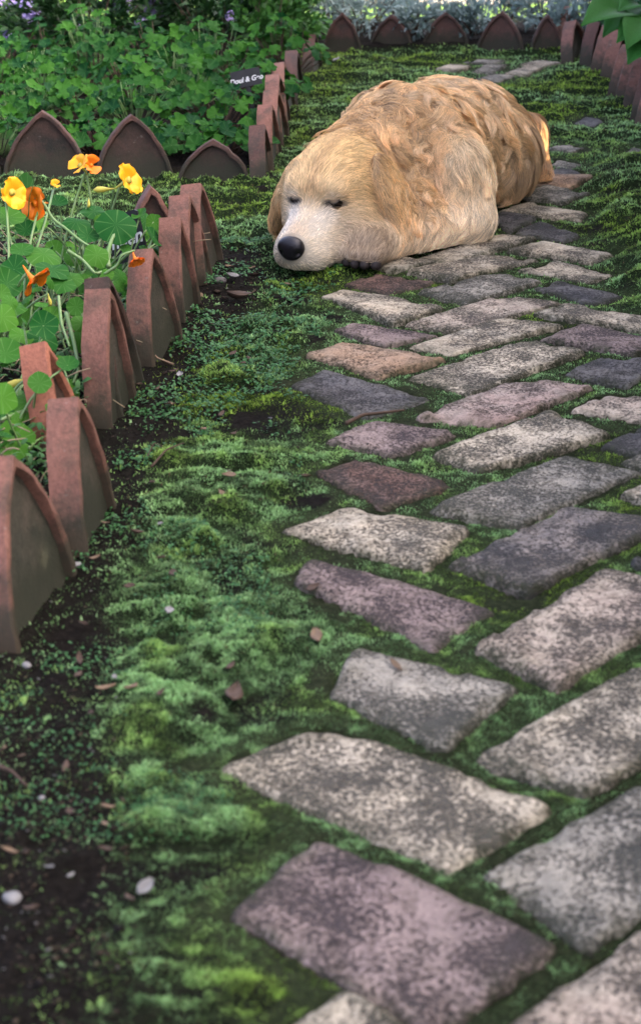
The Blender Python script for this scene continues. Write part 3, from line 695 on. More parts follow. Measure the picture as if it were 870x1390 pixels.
def surface_nets(S):
    B = S < 0; n = np.array(S.shape); cs = [B[a:n[0] - 1 + a, b:n[1] - 1 + b, c:n[2] - 1 + c] for a in (0, 1) for b in (0, 1) for c in (0, 1)]
    cnt = sum(c.astype(np.int8) for c in cs); act = (cnt > 0) & (cnt < 8)
    ids = np.full(act.shape, -1, np.int64); ids[act] = np.arange(act.sum()); cell = np.argwhere(act)
    acc = np.zeros((len(cell), 3)); num = np.zeros(len(cell))
    cor = np.array([[a, b, c] for a in (0, 1) for b in (0, 1) for c in (0, 1)])
    for i in range(8):
        for j in range(i + 1, 8):
            if np.abs(cor[i] - cor[j]).sum() != 1: continue
            p, q = cell + cor[i], cell + cor[j]; a = S[tuple(p.T)]; b = S[tuple(q.T)]; m = (a < 0) != (b < 0)
            t = np.where(m, a / np.where(m, a - b, 1), 0); acc[m] += (p + (q - p) * t[:, None])[m]; num[m] += 1
    V = lo + acc / num[:, None] * DS; Fs = []
    for ax in range(3):
        o1, o2 = [k for k in range(3) if k != ax]
        s0 = [slice(1, None)] * 3; s0[ax] = slice(0, -1); a = B[tuple(slice(1, n[k] - 1) if k != ax else slice(0, n[k] - 1) for k in range(3))]
        b = B[tuple(slice(1, n[k] - 1) if k != ax else slice(1, n[k]) for k in range(3))]
        for flip in (0, 1):
            e = np.argwhere((a & ~b) if flip == 0 else (~a & b)); p = e.copy(); p[:, o1] += 1; p[:, o2] += 1
            def cid(d1, d2):
                q = p.copy(); q[:, o1] -= d1; q[:, o2] -= d2; return ids[tuple(q.T)]
            f = np.stack([cid(1, 1), cid(0, 1), cid(0, 0), cid(1, 0)], 1)
            if (flip == 1) != (ax == 1): f = f[:, ::-1]
            Fs.append(f)
    return V, np.concatenate(Fs)
dv, df = surface_nets(SD)
DOG0 = V3(.22, 3.62, 0)
def regions(P):
    d, D = dog_sdf(P, True); W = np.exp(-np.clip(D - D.min(0), 0, 1) / .012); W /= W.sum(0)
    out = np.zeros((len(P), len(REG)))
    for k, p in enumerate(PR): out[:, REG.index(p[0])] += W[k]
    t = sstep(3.70, 3.85, P[:, 1]) * sstep(.24, .15, P[:, 2]) * out[:, 0]; out[:, 0] -= t; out[:, 5] += t
    return out
GOLD = {'body': (.72, .49, .25), 'neck': (.58, .365, .16), 'shoulder': (.84, .63, .36), 'leg': (.95, .78, .53), 'paw': (.40, .29, .185), 'thigh': (.50, .315, .145),
        'tail': (.55, .31, .12), 'skull': (.76, .53, .245), 'cheek': (.82, .62, .37), 'brow': (.78, .57, .30), 'muzzle': (.90, .79, .62), 'jaw': (.90, .80, .65), 'ear': (.74, .47, .20)}
GCOL = np.array([GOLD[r] for r in REG])
def dog_col(P, W):
    c = W @ GCOL; h = (P - HC) @ HA.T                                 # head coordinates: right, forward, up
    inhead = (W[:, 7:12].sum(1))[:, None]
    # white mask: muzzle, cheeks under the eyes and a patch above each eye; golden stripe down the forehead
    w = np.zeros(len(P))
    for s in (1, -1):
        w = np.maximum(w, .32 * (1 - np.linalg.norm((h - V3(s * .040 + .004, .083, .042)) / V3(.026, .04, .016), axis=1)))
        w = np.maximum(w, 1 - np.linalg.norm((h - V3(s * .030 + .003, .115, .002)) / V3(.030, .07, .028), axis=1))
    w = (sstep(0, .6, w) * .92)[:, None] * inhead
    c = c * (1 - w) + np.array([.92, .83, .70]) * w
    st = (np.exp(-(h[:, 0] / .013) ** 2) * sstep(.11, .07, h[:, 1]) * sstep(.02, .05, h[:, 2]))[:, None] * inhead * .5
    c = c * (1 - st) + np.array([.47, .27, .11]) * st
    tan = np.zeros(len(P))
    for s in (1, -1): tan = np.maximum(tan, np.exp(-(np.linalg.norm((h - V3(s * .038, .12, -.040)) / V3(.02, .03, .018), axis=1)) ** 2))
    tan = np.maximum(tan, np.exp(-(np.linalg.norm((h - V3(0, .160, .004)) / V3(.02, .035, .02), axis=1)) ** 2) * .6)
    tan = tan[:, None] * inhead * .75; c = c * (1 - tan) + np.array([.52, .33, .18]) * tan
    # dark skin: eye rims, nose edge, lip line
    dk = np.zeros(len(P))
    for s in (1, -1):
        e = h - V3(s * .0425 + .004, .089, .024); e[:, 2] += .24 * s * e[:, 0]; e = e / V3(.0185, .030, .0064); dk = np.maximum(dk, 1.38 - np.linalg.norm(e, axis=1))
    dk = np.maximum(dk, .8 * (1.1 - np.linalg.norm((h - V3(0, .193, -.018)) / V3(.0305, .030, .0285), axis=1)))
    lip = np.abs(h[:, 2] + .064 + .010 * np.abs(h[:, 1] - .12) / .06); dk = np.maximum(dk, (1 - lip / .0055) * ((h[:, 1] > .05) & (h[:, 1] < .185)))
    dk = np.clip(dk * 2.2, 0, 1) * inhead[:, 0]
    return c, dk
Wv = regions(dv); c_, dk_ = dog_col(dv, Wv)
SKIN = np.array([.018, .014, .014])
m_, N_, L_, b_ = new_mat('dog_skin')
a_ = nnode(N_, 'ShaderNodeAttribute', attribute_name='Col'); L_.new(a_.outputs['Color'], b_.inputs['Base Color']); b_.inputs['Roughness'].default_value = .75
M_DOG = m_
dcol = c_ * .6 * (1 - dk_[:, None]) + SKIN * dk_[:, None]
pb = np.exp(-(np.linalg.norm((dv - V3(.092, 3.205, .013)) / V3(.045, .03, .016), axis=1)) ** 2)[:, None]; dcol = dcol * (1 - np.clip(pb * 1.6, 0, 1)) + SKIN * np.clip(pb * 1.6, 0, 1)
dog = link('dog', mesh('dog', dv - DOG0, df, M_DOG, True, dcol), None, DOG0)
tag(dog, 'golden retriever lying on the brick path with its chin on its paw', 'dog')

# nose, eyes, paw pads
m_, N_, L_, b_ = new_mat('nose_leather')
b_.inputs['Base Color'].default_value = (.012, .010, .014, 1); b_.inputs['Roughness'].default_value = .34
tc_ = N_.new('ShaderNodeTexCoord'); vv = nnode(N_, 'ShaderNodeTexVoronoi', Scale=520.0); L_.new(tc_.outputs['Object'], vv.inputs['Vector']); bump(N_, L_, b_, vv.outputs['Distance'], .6, .0008)
M_NOSE = m_
m_, N_, L_, b_ = new_mat('eye_brown'); b_.inputs['Base Color'].default_value = (.008, .005, .004, 1); b_.inputs['Roughness'].default_value = .22
M_EYE = m_
def blob(fn, nu=28, nv=18):
    V = []; th = np.linspace(0, math.pi, nv); ph = np.linspace(0, 2 * math.pi, nu, endpoint=False)
    for t in th:
        for p in ph: V.append(fn(np.array([math.sin(t) * math.cos(p), math.sin(t) * math.sin(p), math.cos(t)])))
    F = [(i * nu + k, i * nu + (k + 1) % nu, (i + 1) * nu + (k + 1) % nu, (i + 1) * nu + k) for i in range(nv - 1) for k in range(nu)]
    return np.array(V), F
def nose_fn(d):
    # broad pad: flat front, wider at the top, pinched under the nostrils; nostrils pressed in at each side
    x, y, z = d; sx = .0275 * (1 - .34 * max(0, -z) ** 1.3); p = np.array([sx * np.sign(x) * abs(x) ** .85, .0165 * np.sign(y) * abs(y) ** .8, .0245 * np.sign(z) * abs(z) ** .9])
    for s in (1, -1):
        q = np.linalg.norm((d - V3(s * .66, .65, -.12)) / V3(.26, .6, .24)); p[1] -= .007 * math.exp(-q * q * 1.4); p[0] -= s * .002 * math.exp(-q * q)
    return hp(0, .1930, -.018) + hr * p[0] + hf * p[1] + hu * p[2] - DOG0
v_, f_ = blob(nose_fn, 40, 26); link('nose', mesh('nose', v_, f_, M_NOSE), dog)
def cap(c, axis, r, tmax, nu=20, nv=9):
    a = nrm(axis); x_ = nrm(np.cross(a, hr + .01)); y_ = np.cross(a, x_); V = []
    for i in range(nv):
        t = tmax * i / (nv - 1)
        for k in range(nu): p = 2 * math.pi * k / nu; V.append(c + r * (a * math.cos(t) + (x_ * math.cos(p) + y_ * math.sin(p)) * math.sin(t)))
    return np.array(V), [(i * nu + k, i * nu + (k + 1) % nu, (i + 1) * nu + (k + 1) % nu, (i + 1) * nu + k) for i in range(nv - 1) for k in range(nu)]
for s in (1, -1):
    ec = hp(s * .0415 + .004, .0700, .0235)
    v_, f_ = blob(lambda d: ec + (hr * d[0] + hf * d[1] + hu * d[2]) * .0140 - DOG0, 24, 16); link('eye', mesh('eye', v_, f_, M_EYE), dog)
    # heavy upper lid and a low lower lid leave a narrow slit
    for axis, tm in ((hu * .95 + hf * .45 - hr * s * .10, R(55)), (-hu * .95 + hf * .38 + hr * s * .12, R(60))):
        v_, f_ = cap(ec, axis, .0151, tm); k_ = np.repeat(np.linspace(0, 1, 9), 20)[:, None] ** 2.2
        link('eyelid', mesh('eyelid', v_ - DOG0, f_, M_DOG, True, np.array([.40, .27, .15]) * .7 * (1 - k_) + SKIN * k_), dog)
# dark pads of the paw under the cheek
PADM = plain('paw_pad', (.02, .016, .016), .7, (.04, .03, .028), 90)
for c in TOEC:
    v_, f_ = blob(lambda d: c + toe_dir * .013 + V3(.004, -.004, -.014) + (toe_dir * d[0] * .0125 + toe_sd * d[1] * .0105 + V3(0, 0, d[2] * .0105)) - DOG0, 12, 8)
    link('paw_pad', mesh('paw_pad', v_, f_, PADM), dog)
# ---- fur
def sample_surface(n):
    a, b, c, d = (dv[df[:, k]] for k in range(4)); ar = np.linalg.norm(np.cross(c - a, d - b), axis=1) * .5
    # only what the ground does not cover
    up = (a + c)[:, 2] / 2; ar = ar * (up > .006); p = ar / ar.sum(); i = rng.choice(len(df), n, p=p); u, v = rng.uniform(0, 1, (2, n, 1))
    return a[i] * (1 - u) * (1 - v) + b[i] * u * (1 - v) + c[i] * u * v + d[i] * (1 - u) * v
BACKD = nrm(V3(.38, .90, 0)); LEGD = nrm(V3(-.80, -.58, -.05))
def flow(P, W, Nn):
    """combed direction of the coat"""
    h = (P - HC) @ HA.T
    down = V3(0, 0, -1.0); side = nrm(Nn * V3(1, 1, 0))
    ff = {}
    ax = (P - V3(.19, 3.58, 0)) @ BACKD
    ff['body'] = BACKD * .75 + down * .75 * (1 - np.clip(Nn[:, 2:3], 0, 1)) + side * .25
    ff['neck'] = V3(.55, .45, 0) * .8 + down * 1.0 + side * .1
    ff['shoulder'] = V3(.1, -.05, 0) + down * 1.0 + side * .1
    ff['leg'] = np.where((P[:, 2:3] > .07), down * 1.0 + LEGD * .15 + V3(.25, -.15, 0), LEGD * .55 + down * .55 + side * .15)
    ff['paw'] = np.tile(toe_dir * 1.0 + down * .2, (len(P), 1))
    ff['thigh'] = np.tile(BACKD * .10 + down * 1.0, (len(P), 1)) + side * .12
    ff['tail'] = np.tile(V3(.25, -.6, -.7), (len(P), 1)) + side * .55
    out = np.sign(h[:, :1]) * np.clip(np.abs(h[:, :1]) / .05, 0, 1)
    ff['skull'] = -hf * 1.0 + hr * out * .55 + hu * .1 - hu * .6 * np.clip(np.abs(h[:, :1]) - .055, 0, .1) / .05
    ff['cheek'] = -hf * .8 - hu * .6 + hr * out * .25
    ff['brow'] = -hf * .6 + hu * .7 + hr * out * .35
    ff['muzzle'] = -hf * 1.0 + hr * out * .35 - hu * .35 * np.clip(-h[:, 2:] / .03, 0, 1)
    ff['jaw'] = -hf * .9 - hu * .5 + np.zeros_like(P)
    ff['ear'] = np.tile(-hu * 1.0 - hf * .12, (len(P), 1)) + hr * out * .15
    d = sum(W[:, k:k + 1] * (ff[r] if np.ndim(ff[r]) == 2 else np.tile(ff[r], (len(P), 1))) for k, r in enumerate(REG))
    return nrm(d)
LEN = dict(body=.090, neck=.080, shoulder=.055, leg=.036, paw=.017, thigh=.085, tail=.095, skull=.024, cheek=.020, brow=.012, muzzle=.0115, jaw=.016, ear=.060)
CURL = dict(body=1.0, neck=1.0, shoulder=.25, leg=.12, paw=.03, thigh=.10, tail=.3, skull=.08, cheek=.06, brow=.03, muzzle=0, jaw=.03, ear=.22)
LIFT = dict(body=.36, neck=.38, shoulder=.22, leg=.2, paw=.2, thigh=.22, tail=.4, skull=.10, cheek=.12, brow=.12, muzzle=.10, jaw=.14, ear=.14)
TAB = {k: np.array([d[r] for r in REG]) for k, d in (('len', LEN), ('curl', CURL), ('lift', LIFT))}
NP = 9
def grow(P, W, Nn, F, ln, lift, wav, amp, ph, ph2, drop, swing):
    """strands stepped along the coat, kept outside the skin; wav waves per strand, amp metres"""
    n = len(P); pts = [P - Nn * .001]; cur = P.copy(); step = ln / (NP - 1); D = F.copy()
    sd_ = np.cross(Nn, F)
    for k in range(1, NP):
        t = k / (NP - 1)
        phi = (swing * (np.sin(6.28 * wav * 1.15 * t + ph) - np.sin(ph)))[:, None]; D = F * np.cos(phi) + sd_ * np.sin(phi)
        g = sd_grad(cur); tan = D - g * np.sum(D * g, 1, keepdims=True); tan = nrm(tan)
        lf = (lift * (1 - .95 * t))[:, None]
        cur = cur + (nrm(tan + g * lf - np.array([0, 0, 1.0]) * drop[:, None] * t)) * step[:, None]
        s = sd_at(cur); cur = cur + g * np.maximum(.0012 + .004 * t * lift - s, 0)[:, None]
        cur[:, 2] = np.maximum(cur[:, 2], .003 + .003 * t)
        w = amp * np.sin(wav * t * 6.28 + ph) * min(1, t * 1.6); w2 = amp * .8 * np.cos(wav * t * 6.28 + ph2) * min(1, t * 1.6)
        pts.append(cur + sd_ * w[:, None] + g * (np.abs(w2) * .9)[:, None])
    return np.stack(pts, 1)
def tuft_coat(n, ncl, region_w, seed, ls=1.0, cs=1.0):
    r_ = np.random.default_rng(seed)
    P = sample_surface(n * 3); W = regions(P); w = W @ region_w; k = r_.uniform(0, 1, len(P)) < w; P, W = P[k][:n], W[k][:n]
    h = (P - HC) @ HA.T
    # no hair on the nose pad, the eyes or the pads
    bare = np.linalg.norm((h - V3(0, .193, -.018)) / V3(.030, .024, .029), axis=1) < 1
    for s in (1, -1):
        e = h - V3(s * .0425 + .004, .089, .024); e[:, 2] += .24 * s * e[:, 0]; bare |= np.linalg.norm(e / V3(.0165, .03, .0036), axis=1) < 1
    bare |= np.linalg.norm((P - V3(.092, 3.205, .012)) / V3(.042, .028, .014), axis=1) < 1
    P, W = P[~bare], W[~bare]; n = len(P)
    Nn = sd_grad(P)
    # locks: each strand follows the nearest guide
    gi = r_.choice(n, min(ncl, n), replace=False); GPt = P[gi]
    own = np.zeros(n, int)
    for s0 in range(0, n, 4000):
        q = P[s0:s0 + 4000]; d2 = (q ** 2).sum(1)[:, None] - 2 * q @ GPt.T + (GPt ** 2).sum(1)[None]; own[s0:s0 + 4000] = d2.argmin(1)
    gr = r_.uniform(0, 1, (len(gi), 8))
    cr = gr[own]
    ln = W @ TAB['len'] * ls; curl = W @ TAB['curl'] * cs * (1 - .6 * sstep(3.78, 4.0, P[:, 1])); lift = W @ TAB['lift']
    h = (P - HC) @ HA.T
    nr = sstep(.11, .06, np.linalg.norm((h - V3(0, .11, 0)), axis=1)) * W[:, 7:12].sum(1); ln = ln * (1 - .45 * nr)
    ln = ln * (0.75 + .5 * cr[:, 0]) * r_.uniform(.8, 1.12, n)
    F = flow(P, W, Nn)
    # whole locks swing off the comb line: strong on the curly back
    a = (cr[:, 1] - .5) * (0.25 + 2.1 * curl); sd_ = np.cross(Nn, F); F = nrm(F * np.cos(a)[:, None] + sd_ * np.sin(a)[:, None])
    F = nrm(F + r_.normal(0, .12, (n, 3)))
    S = grow(P, W, Nn, F, ln, lift * (.6 + .9 * cr[:, 2]), (.6 + .8 * cr[:, 3]), curl * (.003 + .008 * cr[:, 4]), 6.28 * cr[:, 5] , 6.28 * cr[:, 6], .25 + .2 * cr[:, 7], curl * (.7 + 1.0 * cr[:, 3]))
    # clumping: tips gather on the lock's own strand
    G_ = S[gi][own]; off = np.linalg.norm(P - GPt[own], axis=1)
    tt = np.linspace(0, 1, NP)[None, :, None] ** 1.1
    # lengths differ, so the pull is towards the guide shifted by a little of the strand's own root offset
    pull = (.62 * np.clip(ln / .03, .3, 1))[:, None, None] * tt * (off < .05)[:, None, None]
    S = S * (1 - pull) + (G_ + (P - GPt[own])[:, None] * .22) * pull
    flat = S.reshape(-1, 3); s = sd_at(flat); push = np.maximum(.0008 - s, 0); S = (flat + sd_grad(flat) * push[:, None]).reshape(S.shape)
    S[:, :, 2] = np.maximum(S[:, :, 2], .002)
    c, dk = dog_col(P, W)
    v = (.74 + .34 * cr[:, 0] + .42 * (cr[:, 6] - .32) * np.clip(.25 + curl, 0, 1)) * r_.uniform(.55, 1.4, n)
    c = c * v[:, None]
    pale = (sstep(.62, .95, cr[:, 7]) * .45 * np.clip(curl * 1.2, 0, 1))[:, None]; c = c * (1 - pale) + np.array([.82, .64, .42]) * pale
    dd = np.clip(dk, 0, 1)[:, None] * .9; c = c * (1 - dd) + SKIN * dd
    return S, c
ones = lambda **k: np.array([k.get(r, 0.0) for r in REG])
sets = [tuft_coat(84000, 1350, ones(body=1, neck=1, shoulder=.9, leg=.5, thigh=1, tail=.9, ear=.15), 1),
        tuft_coat(40000, 3600, ones(skull=1, cheek=1, brow=1, muzzle=.75, jaw=1, ear=.6, neck=.12, paw=1, leg=.45), 2),
        tuft_coat(7000, 160, ones(ear=1), 6, 1.15, 1.3),
        tuft_coat(40000, 12000, ones(body=1, neck=1, shoulder=.6, thigh=1, ear=.3), 4, .58, .35),
        tuft_coat(26000, 14000, ones(muzzle=1, brow=1, cheek=.5), 3)]
S = np.concatenate([a for a, _ in sets]); FC = np.concatenate([c for _, c in sets])
hc = bpy.data.hair_curves.new('fur')
hc.add_curves([NP] * len(S))
hc.attributes['position'].data.foreach_set('vector', (S - DOG0).astype(np.float32).ravel())
tt = np.linspace(0, 1, NP)
lenS = np.linalg.norm(np.diff(S, axis=1), axis=2).sum(1)
rad = (np.clip(.00020 + lenS * .005, .00020, .00050)[:, None] * (1 - .8 * tt ** 1.5)[None]).astype(np.float32)
ra = hc.attributes.get('radius') or hc.attributes.new('radius', 'FLOAT', 'POINT'); ra.data.foreach_set('value', rad.ravel())
ca = hc.attributes.new('Col', 'FLOAT_COLOR', 'CURVE'); c4 = np.ones((len(S), 4), np.float32); c4[:, :3] = FC;  ca.data.foreach_set('color', c4.ravel())
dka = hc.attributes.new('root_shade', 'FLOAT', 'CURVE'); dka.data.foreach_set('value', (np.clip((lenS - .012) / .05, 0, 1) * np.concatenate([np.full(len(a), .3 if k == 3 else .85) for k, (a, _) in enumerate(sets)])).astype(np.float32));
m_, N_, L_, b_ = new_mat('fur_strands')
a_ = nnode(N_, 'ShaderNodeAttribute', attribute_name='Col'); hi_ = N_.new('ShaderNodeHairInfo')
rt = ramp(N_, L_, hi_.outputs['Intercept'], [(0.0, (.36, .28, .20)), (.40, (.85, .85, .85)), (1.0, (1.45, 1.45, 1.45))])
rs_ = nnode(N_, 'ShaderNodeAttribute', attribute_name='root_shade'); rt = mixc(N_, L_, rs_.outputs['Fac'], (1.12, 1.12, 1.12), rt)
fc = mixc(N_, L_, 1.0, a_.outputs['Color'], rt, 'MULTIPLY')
df_ = N_.new('ShaderNodeBsdfDiffuse'); L_.new(fc, df_.inputs['Color'])
tr_ = N_.new('ShaderNodeBsdfTranslucent'); L_.new(fc, tr_.inputs['Color'])
hb = N_.new('ShaderNodeBsdfHair'); hb.component = 'Reflection'; hb.inputs['RoughnessU'].default_value = .35; hb.inputs['RoughnessV'].default_value = .6
L_.new(mixc(N_, L_, .5, fc, (.7, .7, .7)), hb.inputs['Color'])
x1 = N_.new('ShaderNodeMixShader'); x1.inputs[0].default_value = .15; L_.new(df_.outputs[0], x1.inputs[1]); L_.new(tr_.outputs[0], x1.inputs[2])
x2 = N_.new('ShaderNodeMixShader'); x2.inputs[0].default_value = .22; L_.new(x1.outputs[0], x2.inputs[1]); L_.new(hb.outputs[0], x2.inputs[2])
L_.new(x2.outputs[0], N_['Material Output'].inputs['Surface'])
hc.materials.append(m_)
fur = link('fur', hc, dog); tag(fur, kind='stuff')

# ------------------------------------------------------------------ plants
def basis(n, spin):
    n = nrm(n); a = nrm(np.cross(n, [0.3, 0.9, 0.1])); b = np.cross(n, a); c, s = math.cos(spin), math.sin(spin)
    x = a * c + b * s; y = np.cross(n, x)
    return Matrix(((x[0], y[0], n[0]), (x[1], y[1], n[1]), (x[2], y[2], n[2]))).to_euler()
def disc_leaf(name, seed, outline, cup, wave, mat, na=22, nr=4):
    r_ = np.random.default_rng(seed); V = [(0, 0, 0)]; F = []
    w1, w2 = r_.uniform(0, 6.28, 2)
    for i in range(1, nr + 1):
        t = i / nr
        for k in range(na):
            th = 2 * math.pi * k / na; r = t * (1 + (outline(th) - 1) * t)
            V.append((r * math.cos(th), r * math.sin(th), cup * t * t + wave * t * t * (math.sin(3 * th + w1) + .6 * math.sin(5 * th + w2))))
    for k in range(na):
        F.append((0, 1 + k, 1 + (k + 1) % na))
        for i in range(nr - 1):
            a, b = 1 + i * na, 1 + (i + 1) * na; F.append((a + k, b + k, b + (k + 1) % na, a + (k + 1) % na))
    return mesh(name, V, F, mat)
nast_leaves = [disc_leaf('leaf', k, lambda th, k=k: 1 + .05 * math.sin(4 * th + k) + .03 * math.sin(7 * th), (.10, -.22, .26, -.08)[k], (.05, .07, .04, .1)[k], M_NAST) for k in range(4)]
def lobed(th, n=5, deep=.30):
    a = abs(math.cos(n * th / 2 + .3)); return (1 - deep) + deep * a ** .55 - (.45 if abs(((th + math.pi) % (2 * math.pi)) - math.pi) > 2.9 else 0)
gera_leaves = [disc_leaf('leaf', 10 + k, lambda th, k=k: lobed(th, 5 + (k % 2) * 2, .28 + .05 * k), (.18, -.15, .3)[k], .09, M_GERA, 30, 3) for k in range(3)]

def petal_mesh(mat, n=6, m=9, ruff=.12):
    V = []; F = []
    for i in range(m):
        t = i / (m - 1); w = .10 + .52 * (math.sin(min(1, t * 1.12) * math.pi * .62) ** 1.7) * (1 - max(0, t - .82) ** 2 * 14)
        for j in range(n):
            s_ = (j / (n - 1) - .5) * 2
            V.append((s_ * w, t * (1 - .10 * s_ * s_ * t), .34 * t ** 1.1 - .42 * max(0, t - .55) ** 1.6 * 1.6 + ruff * t * t * math.sin(s_ * 4 + t * 3) * .6))
    F = [(i * n + j, i * n + j + 1, (i + 1) * n + j + 1, (i + 1) * n + j) for i in range(m - 1) for j in range(n - 1)]
    return mesh('petal', V, F, mat)
PET = {'y': petal_mesh(M_YEL), 'o': petal_mesh(M_ORA)}
mb = MB(); mb.tube([(0, 0, .25), (0, 0, .0), (0, .12, -.35), (0, .3, -.75)], [.20, .16, .08, .03], 8)
SPUR = {'y': mb.mesh('spur', M_BUD), 'o': mb.mesh('spur', M_ORA)}
mb = MB(); mb.tube([(0, 0, -1.0), (0, .05, -.5), (0, 0, 0), (0, 0, .45), (0, 0, .8)], [.04, .12, .26, .27, .05], 9)
BUD = mb.mesh('bud', M_BUD)
def flower(plant, loc, face, size, tone, openness=1.0, missing=(), label=None):
    b = np.array(plant.location)
    f = empty('flower', tuple(loc - b)); f.parent = plant; f.rotation_euler = basis(face, random.uniform(0, 6)); f.scale = (size,) * 3
    if label: f['label'] = label
    for k in range(5):
        if k in missing: continue
        tl = R(-8 + 62 * (1 - openness)) + random.uniform(-.15, .15)
        rot = (Matrix.Rotation(2 * math.pi * k / 5 + random.uniform(-.12, .12), 3, 'Z') @ Matrix.Rotation(tl, 3, 'X')).to_euler()
        link('petal', PET[tone], f, rot=rot, scale=random.uniform(.9, 1.1))
    link('spur', SPUR[tone], f)
    return f
def stem_pts(a, b, sag=.03, side=.02, n=7, r_=None):
    a, b = np.array(a, float), np.array(b, float); t = np.linspace(0, 1, n)[:, None]
    mid = (a + b) / 2 + np.array([random.uniform(-side, side), random.uniform(-side, side), sag])
    return a * (1 - t) ** 2 + mid * 2 * t * (1 - t) + b * t * t
CAMP = np.array([0, 0, CAM_H])
def nast_plant(label, base):
    base = np.array([base[0], base[1], float(ground_z(np.array([base[0]]), np.array([base[1]]))[0])])
    p = empty('nasturtium', tuple(base)); tag(p, label, 'nasturtium', 'nasturtiums in the left bed'); return p
NPL = [nast_plant('nasturtium at the front of the bed with big round leaves beside the orange red tile', (-.43, 2.16)),
       nast_plant('nasturtium in the middle of the bed with a drooping orange flower', (-.47, 2.58)),
       nast_plant('nasturtium at the back of the bed carrying the tall yellow flowers', (-.43, 2.92))]
STEM = [MB(), MB(), MB()]
LEAFN = [0, 0, 0]
def add_leaf(P, rad, nrmv=None, k=None, var=None, stem=True):
    k = int(np.argmin([np.linalg.norm(np.array(p.location)[:2] - P[:2]) for p in NPL])) if k is None else k
    b = np.array(NPL[k].location)
    if nrmv is None: nrmv = np.array([random.gauss(.15, .5), random.gauss(-.45, .5), random.uniform(.5, 1.1)])
    link('leaf', nast_leaves[random.randrange(4) if var is None else var], NPL[k], tuple(P - b), basis(nrmv, random.uniform(0, 6.28)), rad)
    if stem:
        foot = np.array([b[0] * .45 + P[0] * .55 + random.uniform(-.05, .05), b[1] * .45 + P[1] * .55 + random.uniform(-.05, .05), b[2] + random.uniform(-.01, .03)]) - b
        STEM[k].tube(stem_pts(foot, P - b - nrm(nrmv) * .001, random.uniform(-.02, .05), .03), [.0022, .002, .0019, .0018, .0017, .0016, .0015], 5)
# leaves one can pick out in the photo
for px, py, Yd, rp, nv, var in [
    (20, 598, 2.10, 28, (.2, -.75, .62), 0), (42, 546, 2.18, 31, (.1, -.35, .95), 1), (36, 268, 2.82, 34, (-.9, -.45, .25), 0), (158, 305, 2.80, 28, (.15, -.6, .6), 1),
    (209, 301, 2.96, 11, (.2, -.9, .3), 0), (190, 292, 2.97, 12, (-.4, -.3, .85), 2), (104, 416, 2.55, 13, (.1, -.9, .4), 0), (72, 366, 2.62, 24, (.25, -.2, .95), 3),
    (104, 301, 2.86, 19, (.1, -.25, .9), 1), (10, 295, 2.75, 26, (.2, -.2, .9), 0), (36, 312, 2.78, 15, (.1, -.5, .8), 2), (132, 346, 2.70, 18, (.3, -.6, .6), 1),
    (128, 287, 2.92, 20, (.1, -.2, .95), 3), (60, 345, 2.66, 26, (.3, -.25, .9), 1), (10, 385, 2.52, 22, (.5, -.5, .6), 2), (18, 415, 2.46, 20, (.1, -.15, .98), 1),
    (30, 455, 2.36, 18, (.2, -.3, .9), 3), (58, 460, 2.36, 22, (.3, -.5, .7), 1), (20, 365, 2.58, 20, (-.2, -.7, .6), 0), (86, 385, 2.60, 18, (.2, -.4, .8), 3),
    (112, 440, 2.50, 17, (.4, -.4, .7), 1), (8, 480, 2.28, 24, (.2, -.4, .8), 2), (4, 430, 2.40, 22, (.3, -.6, .6), 1), (140, 300, 2.88, 13, (0, -.7, .6), 1),
    (78, 275, 2.95, 14, (.2, -.3, .8), 2), (210, 318, 3.02, 9, (.3, -.6, .6), 0), (162, 388, 2.68, 9, (.4, -.7, .5), 1), (30, 340, 2.66, 17, (0, -.3, .9), 0), (6, 560, 2.15, 18, (.2, -.3, .9), 1),
    (70, 430, 2.44, 15, (.4, -.6, .6), 2), (120, 320, 2.80, 15, (.2, -.4, .8), 0), (52, 300, 2.86, 15, (.3, -.4, .8), 3)]:
    P = at(px, py, Yd); zc = P[1] * CT + (CAM_H - P[2]) * ST; add_leaf(P, rp * zc / FPX, np.array(nv, float), None, var)
# the rest of the tangle
cnt = 0
while cnt < 190:
    yy = random.uniform(2.0, 3.28); xl = float(poly_x(yy, LEFT_ROW)); xx = xl - random.uniform(.055, .42) * (1 if yy < 3.0 else .6)
    zz = .03 + random.uniform(.01, .125) * (1 if yy < 3.05 else .55)
    P = np.array([xx, yy, zz]); add_leaf(P, random.choice([.007, .009, .011, .013, .016, .020]) * random.uniform(.85, 1.15)); cnt += 1
FL = []
for k, px, py, Yd, rp, face, tone, op, miss, lab in [
    (1, 14, 262, 2.72, 25, (.7, -.5, .3), 'y', .65, (), 'yellow flower at the left edge'), (1, 50, 276, 2.80, 23, (-.45, -.8, .1), 'o', .65, (), 'orange flower behind an upright leaf'),
    (2, 111, 226, 2.95, 18, (-.5, -.5, .7), 'y', .55, (4,), 'yellow flower of the twin pair'), (2, 123, 225, 2.95, 15, (.5, -.7, .4), 'o', .5, (1,), 'withering orange flower of the twin pair'),
    (2, 172, 246, 2.88, 25, (.85, -.30, .45), 'y', .7, (), 'tall yellow flower'), (1, 44, 378, 2.50, 27, (.75, -.35, -.45), 'o', .6, (3,), 'drooping orange flower'),
    (2, 183, 350, 2.66, 14, (.5, -.5, -.7), 'o', .4, (), 'small orange flower under a leaf'), (1, 75, 252, 2.95, 9, (.3, -.5, .6), 'y', .3, (2,), None)]:
    P = at(px, py, Yd); zc = P[1] * CT + (CAM_H - P[2]) * ST
    f = flower(NPL[k], P, np.array(face, float), rp * zc / FPX, tone, op, miss, lab)
    b = np.array(NPL[k].location); back = P - b - nrm(np.array(face)) * .012
    STEM[k].tube(stem_pts([random.uniform(-.05, .05), random.uniform(-.05, .05), .02], back, .02, .03, 9), [.0021] * 9, 5)
